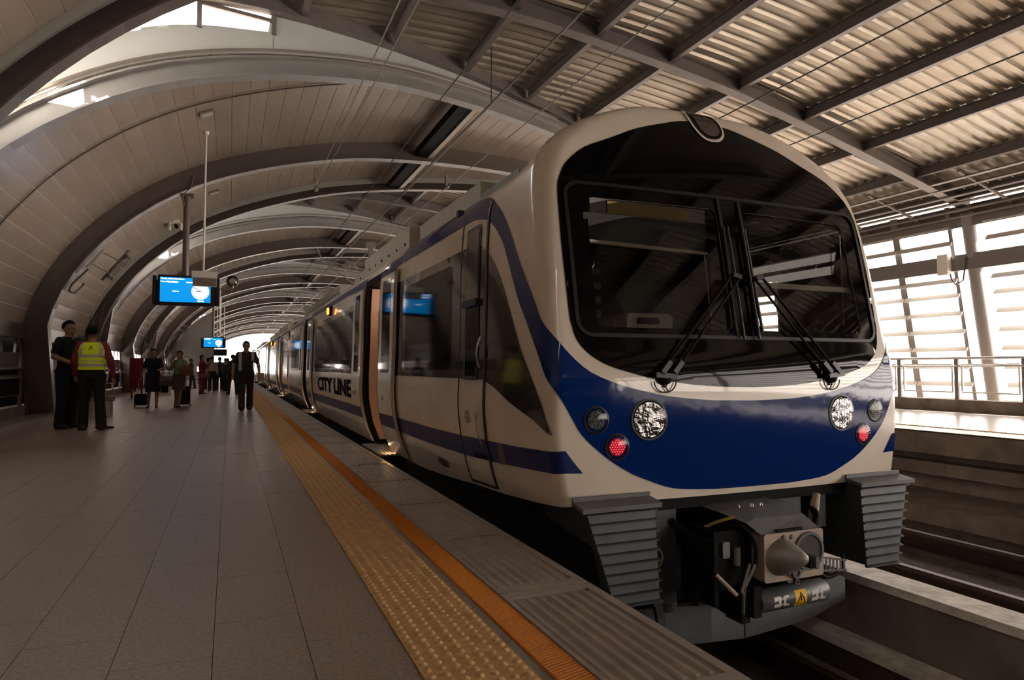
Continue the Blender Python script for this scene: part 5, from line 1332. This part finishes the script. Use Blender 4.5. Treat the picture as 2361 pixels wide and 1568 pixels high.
# --- the two staff
pm, V = person('smiling man in a black polo shirt and black trousers facing the yellow vest', (-2.47, 13.05), math.radians(58), 1.77, C_BLACK, C_BLACK, pose=dict(er=(.24, .0, 1.14), wr=(.14, -.22, 1.04), el=(-.25, .02, 1.13), wl=(-.14, -.24, 1.02), fl=(-.1, -1), fr=(.25, -1)), voxel=.011, look=math.radians(-6))
lg = MB(); ell(lg, (.10, -.125, 1.30), (.012, .006, .006)); child(lg, 'shirt_badge', emis('badge_blue', (.15, .35, 1), .6), pm)
bb = MB(); n = 18; bb.loft([[Vector((r*.172*math.cos(2*math.pi*k/n), r*.121*math.sin(2*math.pi*k/n), z)) for k in range(n)] for z, r in ((.975, .98), (.975, 1.02), (1.01, 1.0), (1.01, .96))], True, False); child(bb, 'belt', SHOEB, pm)
pv, V = person('man seen from behind in a red shirt and yellow reflective vest', (-2.06, 12.63), math.radians(180), 1.67, C_RED, C_TROUS, shoe=SHOEB, sleeve='long', pose=dict(kl=(-.12, -.01, .48), al=(-.16, .03, .085), kr=(.10, 0, .49), ar=(.11, .02, .085), fl=(-1.0, -.35), fr=(.2, -1), el=(-.265, .03, 1.14), wl=(-.30, -.03, .86), er=(.25, .0, 1.13), wr=(.245, -.08, .90)), voxel=.011, look=math.radians(-25))
def vr(z, k_=1.): return lerp_table([(.98, .192), (1.05, .186), (1.15, .188), (1.28, .207), (1.36, .206), (1.42, .165), (1.45, .105)], z)*k_, lerp_table([(.98, .145), (1.15, .142), (1.28, .143), (1.36, .131), (1.42, .104), (1.45, .084)], z)*k_
def vest_pt(a, z, off=0.):
    rx, ry = vr(z); return Vector(((rx+off)*math.cos(a), (ry+off)*math.sin(a), z))
M['hivis'] = mat('fluorescent_yellow_cloth', (.62, .72, .02), .7, var=.08, scale=20, bump=.3, bscale=14, emit=(.7, .8, .0), estr=.03)
M['reflect'] = mat('silver_reflective_tape', (.62, .54, .55), .5)
vb = MB(); n = 40; zs = [.985 + .0225*i for i in range(21)]
AS = [2*math.pi*k/n for k in range(n)]
vsx = {}
for i, z in enumerate(zs):
    for k, a in enumerate(AS): vsx[i, k] = len(vb.v); vb.v.append(tuple(vest_pt(a, z, .006)))
for i in range(len(zs)-1):
    for k, a in enumerate(AS):
        am = a + math.pi/n; z = (zs[i]+zs[i+1])/2
        if abs(math.cos(am)) > lerp_table([(1.13, 1.01), (1.2, .93), (1.3, .86), (1.43, .80)], z): continue          # arm holes
        if math.sin(am) < 0 and abs(math.cos(am)) < max(.06, (z-1.2)*1.2): continue                               # open front
        vb.f.append((vsx[i, k], vsx[i, (k+1) % n], vsx[i+1, (k+1) % n], vsx[i+1, k]))
vest = child(vb, 'safety_vest', 'hivis', pv)
def vband(a0, a1, z0, z1, off=.009, n_=24, m='reflect', name='reflective_band', slant=0.):
    bb = MB(); bb.loft([[vest_pt(a0+(a1-a0)*i/n_, z0+(z1-z0)*j/4, off) for j in range(5)] for i in range(n_+1)], False); o = bb.build(name, m, None, smooth=True, angle=0); o.parent = vest
vband(math.radians(10), math.radians(170), 1.185, 1.235); vband(math.radians(8), math.radians(172), 1.035, 1.085)
for s in (0, 1):
    bb = MB(); bb.loft([[vest_pt(math.radians(x) if not s else math.radians(180-x), z, .009) for x in (a_-2, a_+7, a_+16)] for z, a_ in ((1.22, 40), (1.28, 41), (1.34, 42), (1.40, 42), (1.43, 43))], False); o = bb.build('shoulder_band', 'reflect', None, smooth=True, angle=0); o.parent = vest
vs_, fs_ = text_mesh('Airport Rail Link', .062, .0022, 'CENTER')
o = MB().add([vest_pt(math.pi/2 + v.x/.19, 1.112 + v.y, .0085) for v in vs_], fs_).build('vest_lettering', 'reflect', None); o.parent = vest
em = MB()
for cx, cz, rx, rz in ((0, 1.355, .012, .016), (0, 1.333, .008, .006)): em.add([vest_pt(math.pi/2 + (cx+rx*math.cos(2*math.pi*k/12))/.19, cz+rz*math.sin(2*math.pi*k/12), .0085) for k in range(12)], [tuple(range(12))])
for s in (-1, 1): em.add([vest_pt(math.pi/2 + s*x/.19, z, .0085) for x, z in ((.004, 1.316), (.018, 1.322), (.034, 1.334), (.026, 1.316), (.010, 1.308))], [(0, 1, 2, 3, 4)])
o = em.build('vest_emblem', C_TROUS, None); o.parent = vest
hpn = pv.matrix_world
tag(MB().tube([(-1.83, 12.52, .78), (-1.80, 12.50, .98)], .009, 8).build('pen', 'white'), 'white pen-like stick in the hand of the man in the yellow vest', 'pen')
# --- the two women with trolleys
pw, V = person('woman in a navy dress walking towards the camera with a trolley bag', (-1.77, 18.99), math.radians(0), 1.47, C_NAVY, C_NAVY, pose=dict(kl=(-.10, -.03, .49), al=(-.11, .0, .085), kr=(.10, -.06, .49), ar=(.11, -.14, .085), el=(-.25, .06, 1.13), wl=(-.32, .10, .90), er=(.24, .0, 1.13), wr=(.14, -.2, 1.08)), female=True, skirt=(1.0, .46, C_NAVY, 0, (.20, .16)), voxel=.014, long_hair=.10)
pg, V = person('woman in a pale green blouse and brown skirt raising a hand to her chin', (-1.18, 18.94), math.radians(-12), 1.42, C_GREEN, C_SKIRT, pose=dict(kl=(-.08, -.03, .49), al=(-.07, .02, .085), kr=(.06, -.08, .49), ar=(.03, -.12, .085), er=(.25, -.02, 1.15), wr=(.05, -.24, 1.20), el=(-.23, -.05, 1.16), wl=(-.08, -.2, 1.36)), female=True, skirt=(1.02, .53, C_SKIRT, 0, (.19, .15)), voxel=.014, long_hair=.22, look=math.radians(-10))
def trolley(x, y, label, w=.30, d=.2, h=.42, hz=.72):
    t = thing('trolley_bag', label, 'luggage', (x, y, 0))
    m = cloth('trolley_fabric', (.012, .011, .013))
    MB().bevbox(x-w/2, x+w/2, y-d/2, y+d/2, .05, h, .04).build('bag_body', m, t); MB().bevbox(x-w/2+.03, x+w/2-.03, y-d/2-.03, y-d/2, .09, h*.65, .03).build('front_pocket', m, t)
    for s in (-1, 1):
        MB().lathe((x+s*w/2-.02, y+d/2-.03, .035), (1, 0, 0), [(0, .035), (.03, .035)], 12).build('wheel', 'rubber', t); MB().tube([(x+s*.08, y+d/2, h-.05), (x+s*.08, y+d/2+.02, hz)], .008, 6).build('handle_tube', 'alu', t)
    MB().tube([(x-.09, y+d/2+.02, hz), (x+.09, y+d/2+.02, hz)], .013, 6).build('grip', 'rubber', t)
trolley(-2.06, 19.35, 'black trolley bag pulled by the woman in navy', .30, .2, .34, .70); trolley(-1.12, 19.35, 'black trolley bag behind the woman in green', .36, .22, .52, .75)
def handbag(x, y, z, w, h, m, label, strap=.2):
    t = thing('handbag', label, 'bag', (x, y, z))
    b = MB(); b.loft([[Vector((x+a*w/2*k, y+c*.05*k2, z+zz_*h)) for a, c in ((-1,-1),(1,-1),(1,1),(-1,1))] for zz_, k, k2 in ((0, .92, .9), (.1, 1, 1.2), (.6, .98, 1.1), (1, .85, .5))], True, True); b.build('bag_body', m, t)
    MB().tube(spline([(x-w*.3, y, z+h*.95), (x-w*.2, y, z+h+strap*.8), (x, y, z+h+strap), (x+w*.2, y, z+h+strap*.8), (x+w*.3, y, z+h*.95)], 4), .01, 6).build('strap', m, t)
brown = mat('brown_leather', (.075, .038, .025), .5, var=.15); tan = mat('orange_leather', (.17, .055, .018), .45, var=.1)
handbag(-1.46, 18.66, .55, .30, .24, brown, 'brown handbag hanging from the arm of the woman in navy'); handbag(-1.0, 18.60, .80, .32, .24, tan, 'orange-brown shoulder bag of the woman in green', .25)
handbag(-1.50, 18.86, .38, .16, .24, C_BLACK, 'small black bag beside the skirt of the woman in green', .12)
# --- walking man
pk, V = person('man in a dark polo shirt walking towards the camera by the yellow line', (.35, 17.0), math.radians(4), 1.62, C_GREYS if False else cloth('dark_polo', (.016, .017, .022)), C_TROUS, shoe=SHOE, pose=dict(kl=(-.10, -.10, .50), al=(-.10, -.14, .10), kr=(.10, -.02, .49), ar=(.105, .10, .10), fl=(-.1, -1, .25), el=(-.28, .04, 1.13), wl=(-.30, .0, .88), er=(.29, .05, 1.14), wr=(.30, -.12, .96)), voxel=.012)
cb = MB()
for s in (-1, 1): cb.loft([[Vector((s*(.11 + .035*k), -.126 + .02*k - .004*math.sin(z*9), z)) for k in (0, 1, 2)] for z in (1.44, 1.35, 1.22, 1.08, .98)][:5 if s < 0 else 3], False)
child(cb, 'shoulder_towel', C_WHITE, pk)
cb = MB(); cb.loft([[Vector((rx*math.cos(a), ry*math.sin(a) , z)) for a in [math.pi*2*k/14 for k in range(14)]] for rx, ry, z in ((.085, .078, 1.43), (.062, .062, 1.475))], True, False); child(cb, 'collar', C_WHITE, pk)
t = thing('clipboard', 'pale folder held by the walking man in the dark polo', 'folder', (.62, 16.85, .8)); MB().bevbox(.60, .74, 16.70, 16.74, .68, .88, .01).build('folder_cover', C_PINK, t); MB().box(.605, .735, 16.74, 16.75, .69, .88).build('papers', C_WHITE, t)
# --- distant passengers
far_people = [
 ('woman in a crimson suit standing sideways, hand raised', (-.97, 27.9), 75, 1.47, C_CRIM, C_CRIM, dict(er=(.22, -.1, 1.15), wr=(.1, -.25, 1.30)), True, 'long', .22),
 ('passenger in a pale pink shirt seen from behind', (-.70, 31.2), 170, 1.47, C_PINK, C_TROUS, None, False, 'long', 0),
 ('passenger in a charcoal shirt beside the pink shirt', (-.42, 32.4), 185, 1.47, C_GREYS, C_TROUS, None, False, 'long', 0),
 ('passenger in a black shirt behind the charcoal shirt', (-.20, 34.5), 200, 1.45, C_BLACK, C_TROUS, None, False, 'long', 0),
 ('passenger in a pale blue shirt bending slightly, seen from behind', (-.10, 31.1), 150, 1.40, C_LBLUE, C_TROUS, dict(kr=(.12, -.06, .49)), False, 'long', 0),
 ('passenger in black with a shoulder bag beside the walking man', (.10, 26.6), 160, 1.48, C_BLACK, C_TROUS, dict(kl=(-.12, -.08, .49), al=(-.16, -.1, .09), kr=(.12, .05, .49), ar=(.14, .12, .09)), False, 'long', 0),
 ('small distant person in dark clothes by the end wall', (-1.72, 35.6), 100, 1.42, C_TROUS, C_TROUS, dict(kl=(-.1, -.15, .5), al=(-.1, -.2, .09)), False, 'short', 0),
 ('passenger in dark red behind the pink shirt', (-.92, 33.5), 190, 1.45, cloth('dark_red_top', (.10, .02, .03)), C_TROUS, None, True, 'short', .15),
]
for lab, loc, r, H, tp, bt, ps, fe, sl, lh in far_people:
    person(lab, loc, math.radians(r), H, tp, bt, pose=ps, female=fe, sleeve=sl, long_hair=lh, voxel=.018, detail=False)
handbag(-.80, 27.62, .60, .22, .2, brown, 'brown bag at the hip of the woman in crimson', .3); handbag(-.12, 26.35, .80, .26, .3, C_BLACK, 'black shoulder bag of the passenger beside the walking man', .3)
